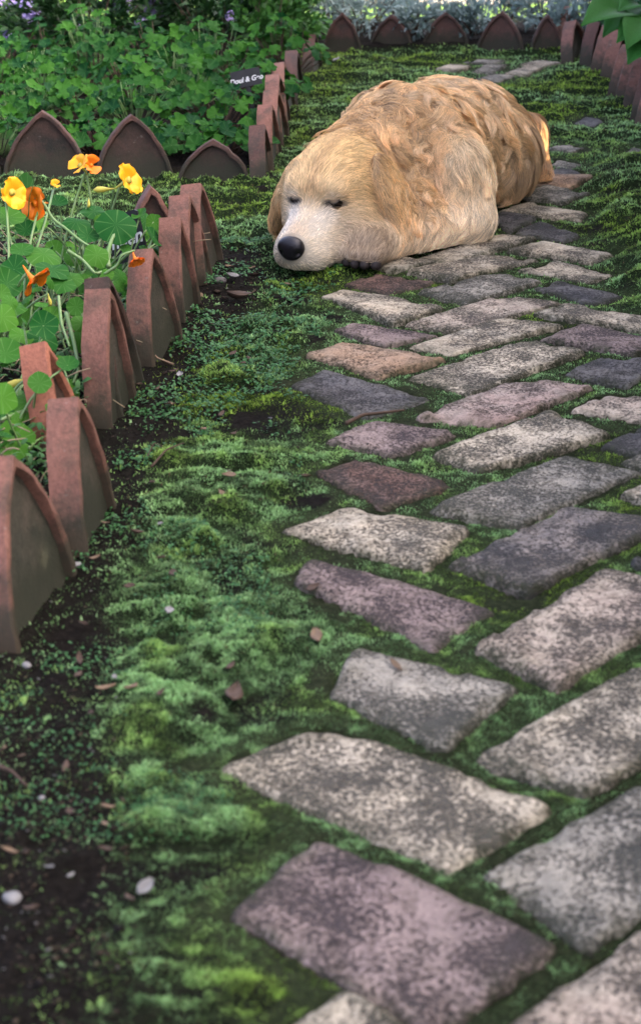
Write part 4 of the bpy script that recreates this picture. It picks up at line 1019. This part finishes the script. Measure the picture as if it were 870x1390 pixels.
for k, px, py, Yd, rp, d, tw in [(2, 140, 257, 2.88, 26, (-1, -.1, -.05), 1), (0, 22, 520, 2.22, 34, (-.8, .1, -.35), 1), (1, 68, 408, 2.5, 16, (.2, -.2, -1), 1), (2, 121, 276, 2.93, 13, (0, -.4, -.7), 1), (2, 222, 318, 3.03, 8, (-.2, -.2, .9), 1)]:
    P = at(px, py, Yd); zc = P[1] * CT + (CAM_H - P[2]) * ST; b = np.array(NPL[k].location)
    link('bud', BUD, NPL[k], tuple(P - b), basis(np.array(d, float), 0), rp * zc / FPX * .62)
    STEM[k].tube(stem_pts([random.uniform(-.06, .06), random.uniform(-.06, .06), .02], P - b - nrm(np.array(d)) * rp * zc / FPX * .55, .03, .03, 8), [.0019] * 8, 5)
# long pale runners across the tangle
def runner(k, pts, r0):
    b = np.array(NPL[k].location); P = np.array([at(*p) for p in pts]) - b; t = np.linspace(0, len(P) - 1, 24)
    C = np.stack([np.interp(t, np.arange(len(P)), P[:, j]) for j in range(3)], 1)
    for _ in range(3): C[1:-1] = (C[:-2] + 2 * C[1:-1] + C[2:]) / 4
    STEM[k].tube(C, r0 * np.linspace(1, .7, 24), 6)
runner(1, [(48, 268, 2.80), (60, 275, 2.80), (72, 298, 2.78), (90, 310, 2.76), (110, 328, 2.74), (145, 346, 2.72)], .0028)
runner(2, [(148, 362, 2.70), (146, 345, 2.74), (152, 325, 2.78), (165, 300, 2.82)], .0042)
runner(1, [(92, 340, 2.64), (112, 352, 2.64), (130, 372, 2.62), (142, 368, 2.66)], .0028)
runner(2, [(142, 372, 2.62), (160, 360, 2.62), (165, 346, 2.62), (183, 340, 2.64)], .0024)
runner(0, [(2, 570, 2.12), (30, 558, 2.16), (55, 560, 2.18), (72, 568, 2.2)], .0024)
runner(0, [(40, 608, 2.08), (52, 597, 2.12), (66, 590, 2.16)], .002)
runner(1, [(80, 402, 2.46), (84, 440, 2.40), (95, 470, 2.36)], .0026)
runner(1, [(90, 425, 2.48), (100, 460, 2.42), (108, 500, 2.36), (100, 520, 2.34)], .0034)
for k in range(3):
    b = NPL[k].location
    for q in range(16):   # short dead and green stalks low down
        a = np.array([min(.05, random.gauss(-.05, .08)), random.gauss(0, .13), .0]); STEM[k].tube(stem_pts(a, a + np.array([random.gauss(-.01, .03), random.gauss(0, .04), random.uniform(.03, .1)]), .01, .015), .0013, 4)
    link('stem', STEM[k].mesh('stem', M_STEM), NPL[k])['kind'] = 'stuff'
# dry stalks and weeds on the bed floor: a tangle nobody could count
mb = MB()
for q in range(420):
    yy = random.uniform(1.9, 3.3); xx = float(poly_x(yy, LEFT_ROW)) - random.uniform(.04, .45); zz = random.uniform(.02, .07)
    d = np.array([random.gauss(0, .04), random.gauss(0, .04), random.uniform(-.01, .04)]); mb.tube(stem_pts([xx, yy, zz], np.array([xx, yy, zz]) + d, .01, .02, 5), random.uniform(.0006, .0014), 4)
tag(link('dry_stalks', mb.mesh('dry_stalks', M_DRYSTEM)), 'pale dry stalks tangled on the nasturtium bed floor', 'dry stalks', kind='stuff')
nw = 5000; y = rng.uniform(1.75, 3.35, nw); x = poly_x(y, LEFT_ROW) - .05 - rng.uniform(0, 1, nw) ** 1.5 * .45; s = rng.uniform(.007, .016, nw); tone = rng.uniform(0, 1, (nw, 1))
wv, wt, wc2 = blades(np.stack([x, y, .02 + rng.uniform(0, .06, nw)], 1), s, s * .55, np.array([.02, .08, .02]) * (1 - tone) + np.array([.08, .20, .05]) * tone, rng.uniform(.5, 1.5, nw))
tag(link('bed_weeds', mesh('bed_weeds', wv, wt, M_LEAVES, False, wc2)), 'small weeds filling the nasturtium bed under the round leaves', 'weeds', kind='stuff')

# ---- the shaded bed behind: geraniums
gcount = 0
GPOS = []
for iy, yy in enumerate(np.linspace(4.37, 5.66, 5)):
    for ix in range(5):
        xx = float(poly_x(yy, MIDCOL)) - .10 - ix * .19 - (.09 if iy % 2 else 0) + random.uniform(-.04, .04)
        if xx > -.187 * yy - .22: GPOS.append((xx, yy + random.uniform(-.06, .06), iy, ix))
ROWN = ['front row behind the cross tiles', 'second row', 'middle row', 'fourth row', 'back row under the lilac flowers']
COLN = ['nearest the tile column', 'second from the tile column', 'third from the tile column', 'fourth from the tile column', 'farthest from the tile column']
for xx, yy, iy, ix in GPOS:
    g_ = empty('geranium', (xx, yy, .015)); tag(g_, 'lobed leaved geranium, ' + ROWN[iy] + ', ' + COLN[ix], 'geranium', 'geraniums massed in the shaded bed')
    mb = MB(); hgt = (.10 + .035 * iy * .5) * random.uniform(.8, 1.2)
    if iy == 0: hgt *= .75
    for q in range(64):
        a = random.uniform(0, 6.28); rr_ = math.sqrt(random.random()) * .15; u = rr_ / .15
        P = np.array([rr_ * math.cos(a), rr_ * math.sin(a), hgt * (1 - .55 * u * u) * random.uniform(.55, 1.15) + .015])
        nv = np.array([math.cos(a) * u * .7 + random.gauss(0, .3), math.sin(a) * u * .7 - .35 + random.gauss(0, .3), .9])
        link('leaf', gera_leaves[random.randrange(3)], g_, tuple(P), basis(nv, random.uniform(0, 6.28)), random.uniform(.012, .026))
        mb.tube(stem_pts([P[0] * .3, P[1] * .3, 0], P, .02, .02, 5), .0013, 4)
    link('stem', mb.mesh('stem', M_STEM if ix % 2 else M_WOODY), g_)
# ---- generic shrub of small leaves
def leaf_cloud(n, pos, nv, ln, wd, c1, c2, seed):
    """n folded lance leaves (4 triangles each)"""
    r_ = np.random.default_rng(seed); t = r_.uniform(0, 1, (n, 1)); d = nrm(nv + r_.normal(0, .45, (n, 3))); s = nrm(np.cross(d, r_.normal(0, 1, (n, 3)) + V3(0, 0, 1.5))); up = np.cross(s, d)
    L = (ln * r_.uniform(.6, 1.2, n))[:, None]; Wd = L * wd
    a = pos; m1 = pos + d * L * .5 + up * L * .06; tip = pos + d * L - V3(0, 0, 1) * L * .18; l = pos + d * L * .45 + s * Wd * .5 + up * L * .12; r = pos + d * L * .45 - s * Wd * .5 + up * L * .12
    V = np.stack([a, m1, tip, l, r], 1).reshape(-1, 3); b = np.arange(n)[:, None] * 5
    T = np.concatenate([b + np.array([[0, 1, 3]]), b + np.array([[0, 4, 1]]), b + np.array([[3, 1, 2]]), b + np.array([[1, 4, 2]])], 1).reshape(-1, 3)
    C = np.repeat((np.array(c1) * (1 - t) + np.array(c2) * t)[:, None], 5, 1).reshape(-1, 3)
    return V, T, C
def shrub(name, label, cat, group, base, rad, hgt, nleaf, ln, wd, c1, c2, seed, nst=9, flat=1.0):
    r_ = np.random.default_rng(seed); t = empty(name, base); tag(t, label, cat, group)
    mb = MB(); tips = []
    for k in range(nst):
        a = r_.uniform(0, 6.28); q = math.sqrt(r_.uniform()) * rad; tip = V3(q * math.cos(a), q * math.sin(a) * flat, hgt * r_.uniform(.65, 1.1) * (1 - .3 * (q / rad) ** 2))
        P = stem_pts([tip[0] * .25, tip[1] * .25, 0], tip, .03, .04, 9); mb.tube(P, np.linspace(.004, .0015, 9), 5); tips.append(P)
    link('stem', mb.mesh('stem', M_WOODY), t)
    pick = r_.integers(0, nst, nleaf); u = r_.uniform(.12, 1, nleaf) ** .8; pos = np.array([[np.interp(uu, np.linspace(0, 1, 9), tips[p][:, j]) for j in range(3)] for p, uu in zip(pick, u)])
    clump = r_.normal(0, 1, (nst * 6, 3)) * V3(rad * .25, rad * .25 * flat, hgt * .10); pos = pos + clump[(pick * 6 + (u * 5.99).astype(int))] + r_.normal(0, .016, pos.shape)
    pos[:, 2] = np.maximum(pos[:, 2], .01)
    nv = nrm(pos - V3(0, 0, hgt * .4)) + V3(0, 0, .45)
    V, T, C = leaf_cloud(nleaf, pos, nv, ln, wd, c1, c2, seed + 1)
    o = link('foliage', mesh('foliage', V, T, M_LEAVES, False, C), t); o['kind'] = 'stuff'
    return t, tips
PHG = 'lilac flowering bushes behind the shaded bed'
PHX = [(-1.42, 6.15, 'leafy bush with a lilac cluster low at the left edge'), (-1.10, 6.35, 'bush with the lilac cluster near the top left corner'), (-.80, 6.10, 'dark leafy bush between two lilac clusters'),
       (-.58, 6.45, 'bush with two lilac clusters above the middle of the bed'), (-.34, 6.15, 'bush with one small lilac spike nearest the tile column')]
phs = []
for k, (xx, yy, lab) in enumerate(PHX):
    t, tips = shrub('phlox_bush', lab, 'bush', PHG, (xx, yy, .02), .24, .34, 1500, .05, .36, (.010, .035, .010), (.035, .10, .024), 200 + k); phs.append(t)
for k in range(5):
    t, _ = shrub('leafy_bush', ['dark green bush at the far left behind the lilac flowers', 'tall dark bush second from the left behind the lilac flowers', 'dense dark bush in the middle behind the lilac flowers', 'dark bush behind the lilac flowers, fourth from the left', 'dark bush at the right end behind the lilac flowers'][k],
                 'bush', 'dark bushes behind the lilac flowers', (-1.65 + .36 * k, 7.0 + .1 * (k % 2), .02), .30, .62, 1500, .06, .4, (.007, .024, .008), (.022, .065, .018), 230 + k, 11)
t, _ = shrub('leafy_bush', 'bright green bush at the left of the far tile row, beside the path', 'bush', None, (-.20, 6.05, .02), .17, .26, 1400, .04, .5, (.03, .10, .02), (.075, .20, .035), 250)
t, _ = shrub('leafy_bush', 'bright green bush in the top middle left of the leftmost far tile', 'bush', None, (-.15, 6.85, .02), .20, .36, 1400, .045, .5, (.03, .10, .02), (.07, .19, .035), 251)
# lilac heads: each a part of the nearest bush, made of florets
mb = MB(); r_ = np.random.default_rng(5)
for q in range(26):
    c = nrm(r_.normal(0, 1, 3) + V3(0, 0, .4)) * .8; n_ = nrm(c); a = nrm(np.cross(n_, V3(.2, .3, 1))); b = np.cross(n_, a)
    pts = [c]
    for j in range(10): th = 2 * math.pi * j / 10; pts.append(c + (a * math.cos(th) + b * math.sin(th)) * (.34 if j % 2 else .16) + n_ * .05)
    mb.add(pts, [(0, 1 + j, 1 + (j + 1) % 10) for j in range(10)])
HEAD = mb.mesh('flower_head', M_LILAC, False)
for px, py, Yd, r1, stm in [(44, 12, 6.2, .040, 1), (40, 22, 6.2, .022, 1), (170, 5, 6.3, .040, 3), (212, 14, 6.3, .042, 3), (207, 8, 6.3, .03, 3), (315, 22, 6.0, .020, 4), (100, 32, 6.1, .022, 2), (93, 31, 6.1, .015, 2), (105, 36, 6.1, .014, 2), (10, 55, 5.95, .034, 0), (18, 58, 5.95, .02, 0), (192, 30, 6.1, .022, 3), (12, 2, 6.2, .03, 1), (58, 100, 5.75, .016, 2), (163, 1, 6.3, .028, 3)]:
    P = at(px, py, Yd); b = np.array(phs[stm].location); o = link('flower_head', HEAD, phs[stm], tuple(P - b), (random.uniform(-.4, .4), random.uniform(-.4, .4), random.uniform(0, 6)), (r1 * 1.3, r1 * 1.3, r1 * 1.1))
    mb = MB(); mb.tube(stem_pts([0, 0, .1], P - b, .02, .02, 6), .0018, 4); link('flower_stalk', mb.mesh('flower_stalk', M_STEM), phs[stm])
# ---- silver plants beyond the far row
SIL = [(.16, 6.80, 'silver leaved plant at the left end behind the far tiles'), (.05, 7.05, 'silver plant farthest left beyond the far tiles'), (.36, 6.66, 'silver plant between the first two far tiles'), (.52, 6.75, 'silver plant behind the gap beside the second far tile'), (.60, 6.70, 'silver plant left of the wide middle far tile'),
       (.88, 6.95, 'tall silver plant behind the far tile at the path head'), (.74, 7.05, 'silver plant above the gap right of the middle far tile'), (1.0, 6.72, 'silver plant spilling over the narrow far tile'), (.93, 6.62, 'silver plant squeezed between the last two far tiles'), (1.16, 7.0, 'silver plant above the orange panelled tile'), (.34, 7.2, 'pale silver plant under the dark kerb')]
for k, (xx, yy, lab) in enumerate(SIL):
    hgt = .11 if k not in (5, 7, 9, 0) else .17
    shrub('silver_plant', lab, 'silver plant', 'silver plants beyond the far tiles', (xx, yy, .03), .10 if k not in (5, 0, 9) else .15, hgt, 420, .042, .34, (.12, .19, .17), (.30, .38, .36), 300 + k, 12)
# ---- broad leaves at the top right
bl = empty('broad_leaf_plant', (1.10, 5.55, .02)); tag(bl, 'plant with broad bright green leaves over the right row of tiles', 'plant')
def broad_mesh():
    V = []; n, m_ = 7, 12
    for i in range(m_):
        t = i / (m_ - 1); w = .36 * math.sin(math.pi * min(1, t * 1.02) ** .8) + .01
        for j in range(n):
            s_ = (j / (n - 1) - .5) * 2; V.append((s_ * w, t, .16 * math.sin(t * 2.6) - .16 * t * t + abs(s_) * w * .28 + .012 * math.sin(9 * s_ + 2 * t)))
    return mesh('leaf', V, [(i * n + j, i * n + j + 1, (i + 1) * n + j + 1, (i + 1) * n + j) for i in range(m_ - 1) for j in range(n - 1)], M_HOSTA)
BMESH = broad_mesh(); mb = MB()
for px, py, Yd, tx, ty, L in [(862, 26, 5.2, 790, 28, .20), (880, 12, 5.3, 818, 44, .17), (885, 30, 5.1, 850, 62, .15), (880, 20, 5.25, 842, 10, .17), (890, 60, 5.1, 852, 82, .12), (885, 45, 5.15, 838, 52, .13), (900, 5, 5.3, 858, -8, .18)]:
    A_, B_ = at(px, py, Yd), at(tx, ty, Yd - .12); y_ = nrm(B_ - A_); z_ = nrm(V3(0, -.35, 1) - y_ * (V3(0, -.35, 1) @ y_)); x_ = np.cross(y_, z_)
    ro = Matrix(((x_[0], y_[0], z_[0]), (x_[1], y_[1], z_[1]), (x_[2], y_[2], z_[2]))).to_euler(); b = np.array(bl.location)
    link('leaf', BMESH, bl, tuple(A_ - b), ro, max(L, np.linalg.norm(B_ - A_))); mb.tube(stem_pts([0, 0, 0], A_ - b, .03, .02, 7), .003, 5)
link('stem', mb.mesh('stem', M_STEM), bl)
for k, (xx, yy, lab) in enumerate([(1.22, 5.2, 'dark leafy plant low behind the nearest right hand tiles'), (1.22, 5.9, 'dark leafy plant behind the broad green leaves'), (1.12, 6.25, 'dark green plant at the corner behind the tipped tile')]):
    shrub('leafy_plant', lab, 'plant', None, (xx, yy, .02), .14, .18, 700, .045, .45, (.014, .05, .02), (.04, .12, .045), 340 + k)
# ---- far kerb beyond the lawn
mb = MB()
ks = [at(495, 14, 8.1), at(560, 13, 8.1), at(640, 9, 8.2), (np.array([1.4, 8.4, .05])), np.array([2.4, 8.9, .05])]
ks = [np.array([p[0], p[1], 0.0]) for p in ks]
for k in range(len(ks) - 1):
    a, b = ks[k], ks[k + 1]; d = nrm(b - a); n_ = V3(-d[1], d[0], 0)
    V = [p + n_ * s_ * .035 + V3(0, 0, z_) for p in (a, b) for s_ in (-1, 1) for z_ in (-.03, .035)]
    mb.add(V, [(0, 1, 3, 2), (4, 6, 7, 5), (0, 4, 5, 1), (2, 3, 7, 6), (1, 5, 7, 3), (0, 2, 6, 4)])
tag(link('kerb', mb.mesh('kerb', M_KERB, False)), kind='structure')

# ------------------------------------------------------------------ plant labels
def sign(label, c, w, h, yaw, roll, text, tsize, tilt=-.15):
    t = empty('plant_label', tuple(c)); t.rotation_euler = (tilt, roll, yaw); tag(t, label, 'plant label', 'black plant labels')
    mb = MB(); n = 6
    V = []; 
    for yy in (-.002, .002):
        for x_, z_ in ((-w / 2, -h / 2), (w / 2, -h / 2), (w / 2, h / 2 - .004), (w / 2 - .006, h / 2), (-w / 2 + .006, h / 2), (-w / 2, h / 2 - .004)): V.append((x_, yy, z_))
    mb.add(V, [tuple(range(6)), tuple(range(11, 5, -1))] + [(k, k + 6, (k + 1) % 6 + 6, (k + 1) % 6) for k in range(6)])
    link('plate', mb.mesh('plate', M_SIGN, False), t)
    mb = MB(); mb.box((0, .006, -h / 2 - .03), (.006, .0025, .06)); link('stake', mb.mesh('stake', M_SIGN, False), t)
    if text:
        cu = bpy.data.curves.new('lettering', 'FONT'); cu.body = text; cu.size = tsize; cu.align_x = 'CENTER'; cu.align_y = 'CENTER'; cu.extrude = .0004; cu.shear = .25; cu.offset = .0006
        tmp = bpy.data.objects.new('lettering_curve', cu); COL.objects.link(tmp); bpy.context.view_layer.update()
        me = bpy.data.meshes.new_from_object(tmp.evaluated_get(bpy.context.evaluated_depsgraph_get())); bpy.data.objects.remove(tmp); me.materials.clear(); me.materials.append(M_PAINT); me.name = 'lettering'
        link('lettering', me, t, (0, -.0028, -.004), (R(90), 0, 0))
    return t
sign('black plant label with slanting white handwriting among the geraniums', at(334, 106, 4.72), .082, .046, .05, -.20, 'Doul & Geo', .0185)
sign('black plant label half hidden by nasturtium stems near the tiles', at(172, 322, 2.98), .075, .085, -.45, -.35, 'hhen', .036)

# ------------------------------------------------------------------ fallen leaves, chips and twigs one can pick out
def dead_leaf(name, label, cat, px, py, size, mat, group=None, curl=.35, asp=.55, rot=None, flat=False):
    g0 = ground_pt(px, py); z0 = float(ground_z(g0[:1], g0[1:2])[0])
    g0 = ground_pt(px, py, max(z0, -.002)); V = []; n, m_ = 5, 7; r_ = random.random() * 9
    for i in range(m_):
        t = i / (m_ - 1); w = asp * .5 * math.sin(math.pi * min(.98, max(.04, t)) ** .85)
        for j in range(n):
            s_ = (j / (n - 1) - .5) * 2; V.append((size * (t - .5), size * s_ * w * (1 + .15 * math.sin(5 * t + r_)), size * (curl * (t - .5) ** 2 * 1.3 + curl * .5 * abs(s_) * w * 2 + .05 * math.sin(4 * t + 3 * s_ + r_)) + .0015))
    F = [(i * n + j, (i + 1) * n + j, (i + 1) * n + j + 1, i * n + j + 1) for i in range(m_ - 1) for j in range(n - 1)]
    o = link(name, mesh(name, V, F, mat), None, (g0[0], g0[1], max(z0, -.002) + .003), (random.uniform(-.3, .3), random.uniform(-.3, .3), random.uniform(0, 6.28) if rot is None else rot))
    so = o.modifiers.new('thick', 'SOLIDIFY'); so.thickness = .0006
    return tag(o, label, cat, group)
dead_leaf('dead_leaf', 'tan curled leaf lying beside the purple brick\'s lower corner', 'dead leaf', 430, 868, .022, M_TAN)
dead_leaf('dead_leaf', 'dark curled leaf on the moss left of the grey brick', 'dead leaf', 318, 946, .032, M_BROWN)
dead_leaf('dead_leaf', 'rusty leaf resting on the corner of the purple brick', 'dead leaf', 425, 802, .018, M_BROWN)
dead_leaf('dead_leaf', 'brown leaf lying on the broken grey brick', 'dead leaf', 537, 908, .02, M_TAN, asp=.4)
dead_leaf('dead_leaf', 'brown leaf scrap by the foot of the brown edged tile', 'dead leaf', 222, 495, .035, M_TAN, asp=.4)
dead_leaf('dead_leaf', 'tan leaf on thin moss right of the pointed tile', 'dead leaf', 232, 553, .028, M_TAN)
dead_leaf('dead_leaf', 'crumpled grey brown leaf in the bare soil near the last pink tile', 'dead leaf', 330, 408, .055, M_BROWN, curl=.7)
dead_leaf('dead_leaf', 'pale leaf scrap on the soil close to the dog\'s side of the tiles', 'dead leaf', 317, 380, .035, M_PALE, curl=.6)
dead_leaf('dead_leaf', 'light leaf lying at the foot of the smooth pink tile', 'dead leaf', 272, 404, .022, M_TAN)
dead_leaf('dead_leaf', 'brown leaf fragment on moss in the middle of the mossy strip', 'dead leaf', 308, 645, .016, M_BROWN)
dead_leaf('white_petal', 'whitish petal on the dark soil at the bottom, right of the pale pebble', 'petal', 197, 1212, .020, M_PALE, curl=.5, asp=.6)
dead_leaf('white_petal', 'bright pale scrap on moss level with the dark brick', 'petal', 245, 512, .022, M_PALE, curl=.3)
dead_leaf('white_petal', 'small white petal on the moss left of the slate brick', 'petal', 367, 572, .012, M_PALE)
dead_leaf('white_petal', 'white petal lying on the lawn left of the far tiles', 'petal', 456, 83, .04, M_PALE, curl=.3)
dead_leaf('white_petal', 'pale fleck on the lawn right of the white petal', 'petal', 518, 81, .03, M_PALE, curl=.3)
dead_leaf('yellow_leaf', 'pale yellow leaf at the foot of the largest tile', 'dead leaf', 102, 772, .016, M_PALE)
dead_leaf('yellow_leaf', 'cream curved leaf on the soil by the watered edge of moss', 'dead leaf', 143, 938, .022, M_TAN, asp=.3)
DLG = 'leaf scraps scattered on the soil beside the left tiles'
for k in range(46):
    yy = 1 / random.uniform(1 / 3.3, 1 / 1.12); xx = float(poly_x(yy, LEFT_ROW)) + random.uniform(.02, .17 if yy > 1.6 else .24)
    if float(brick_in(np.array([xx]), np.array([yy]))[0]) > -.02: continue
    zc = yy * CT + CAM_H * ST; px, py = 435 + FPX * xx / zc, 650 + FPX * (yy * ST - CAM_H * CT) / zc * -1
    dead_leaf('dead_leaf', 'tiny dry leaf scrap on the soil beside the left tiles', 'dead leaf', px, py, random.uniform(.008, .020), random.choice([M_TAN, M_BROWN, M_BROWN, M_BROWN, M_TAN, M_BROWN, M_TAN, M_BROWN, M_BROWN, M_PALE]), DLG, random.uniform(.2, .6), random.uniform(.3, .7))
def pebble(label, px, py, r, mat):
    g0 = ground_pt(px, py); z0 = float(ground_z(g0[:1], g0[1:2])[0]); s_ = random.randrange(99)
    v, f = blob(lambda d: d * r * np.array([1, .8, .6]) * (1 + .35 * (vnoise(d[0] * 1.6 + s_ + 3, d[1] * 1.6 + d[2] * 2 + 5, s_) - .5)), 12, 8)
    tag(link('pebble', mesh('pebble', v, f, mat), None, (g0[0], g0[1], z0 + r * .3), (0, 0, random.uniform(0, 6))), label, 'pebble')
pebble('pale pebble in the bottom left corner', 17, 1212, .0085, M_PALE)
pebble('small white pebble on the bare soil at the left', 57, 1078, .004, M_PALE)
pebble('bluish white pebble below the largest tile', 36, 895, .006, M_PALE)
pebble('round grey stone half sunk near the last pink tile', 300, 378, .012, M_KERB)
def twig(label, pts, r):
    P = [];
    for px, py, dz in pts:
        g0 = ground_pt(px, py); P.append([g0[0], g0[1], max(0, float(ground_z(g0[:1], g0[1:2])[0])) + dz])
    P = np.array(P); t = np.linspace(0, len(P) - 1, 12); C = np.stack([np.interp(t, np.arange(len(P)), P[:, j]) for j in range(3)], 1); b = C[0].copy()
    mb = MB(); mb.tube(C - b, r * np.linspace(1, .5, 12), 6); tag(link('twig', mb.mesh('twig', M_WOODY), None, tuple(b)), label, 'twig')
twig('dark bent twig on the slate brick\'s lower edge', [(470, 580, .006), (492, 570, .008), (520, 566, .007), (548, 561, .005)], .0032)
twig('thin brown twig lying on the soil at the left edge', [(0, 1045, .004), (18, 1055, .006), (38, 1072, .004)], .0022)
twig('slim twig crossing the moss below the pointed tile', [(206, 640, .004), (226, 626, .008), (250, 612, .012)], .0018)
twig('pale thin twig arched over the moss', [(200, 625, .003), (210, 614, .012), (222, 617, .004)], .0012)

# ------------------------------------------------------------------ leaf screen added out of view for shade, two openings cut for sun patches
hd = empty('added_hedge', (2.0, 3.4, 0)); tag(hd, 'added leafy screen out of view on the right, shading the path', 'added_hedge')
nl = 120000; r_ = np.random.default_rng(78)
pos = np.stack([r_.uniform(1.62, 2.35, nl), r_.uniform(-1.6, 7.35, nl), r_.uniform(.05, 2.5, nl)], 1)
pos[:, 2] *= .9 + .14 * vnoise(pos[:, 1] * 1.7, pos[:, 0], 4)
SD_ = np.array(SUN_DIR)
for T_, ry, rz in ((V3(.53, 4.11, .115), .05, .065), (V3(-.095, 4.72, .05), .05, .05)):
    tt_ = (pos[:, 0] - T_[0]) / SD_[0]; q = pos - (T_ + SD_ * tt_[:, None]); ins = (np.abs(q[:, 1]) / (ry + .035)) ** 2 + (np.abs(q[:, 2]) / (rz + .035)) ** 2 < 1
    pos = pos[~ins]
nl = len(pos); V, T, C = leaf_cloud(nl, pos - V3(2.0, 3.4, 0), r_.normal(0, 1, (nl, 3)) + V3(0, 0, -.2), .10, .66, (.02, .07, .018), (.05, .14, .03), 78)
o = link('foliage', mesh('foliage', V, T, M_LEAVES, False, C), hd); o['kind'] = 'stuff'
mb = MB()
for k in range(16):
    b = V3(r_.uniform(-.2, .25), -4.8 + k * .57, 0); tip = b + V3(r_.normal(0, .12), r_.normal(0, .12), 2.2); mb.tube(stem_pts(b, tip, 0, .1, 8), np.linspace(.02, .006, 8), 6)
link('stem', mb.mesh('stem', M_WOODY), hd)
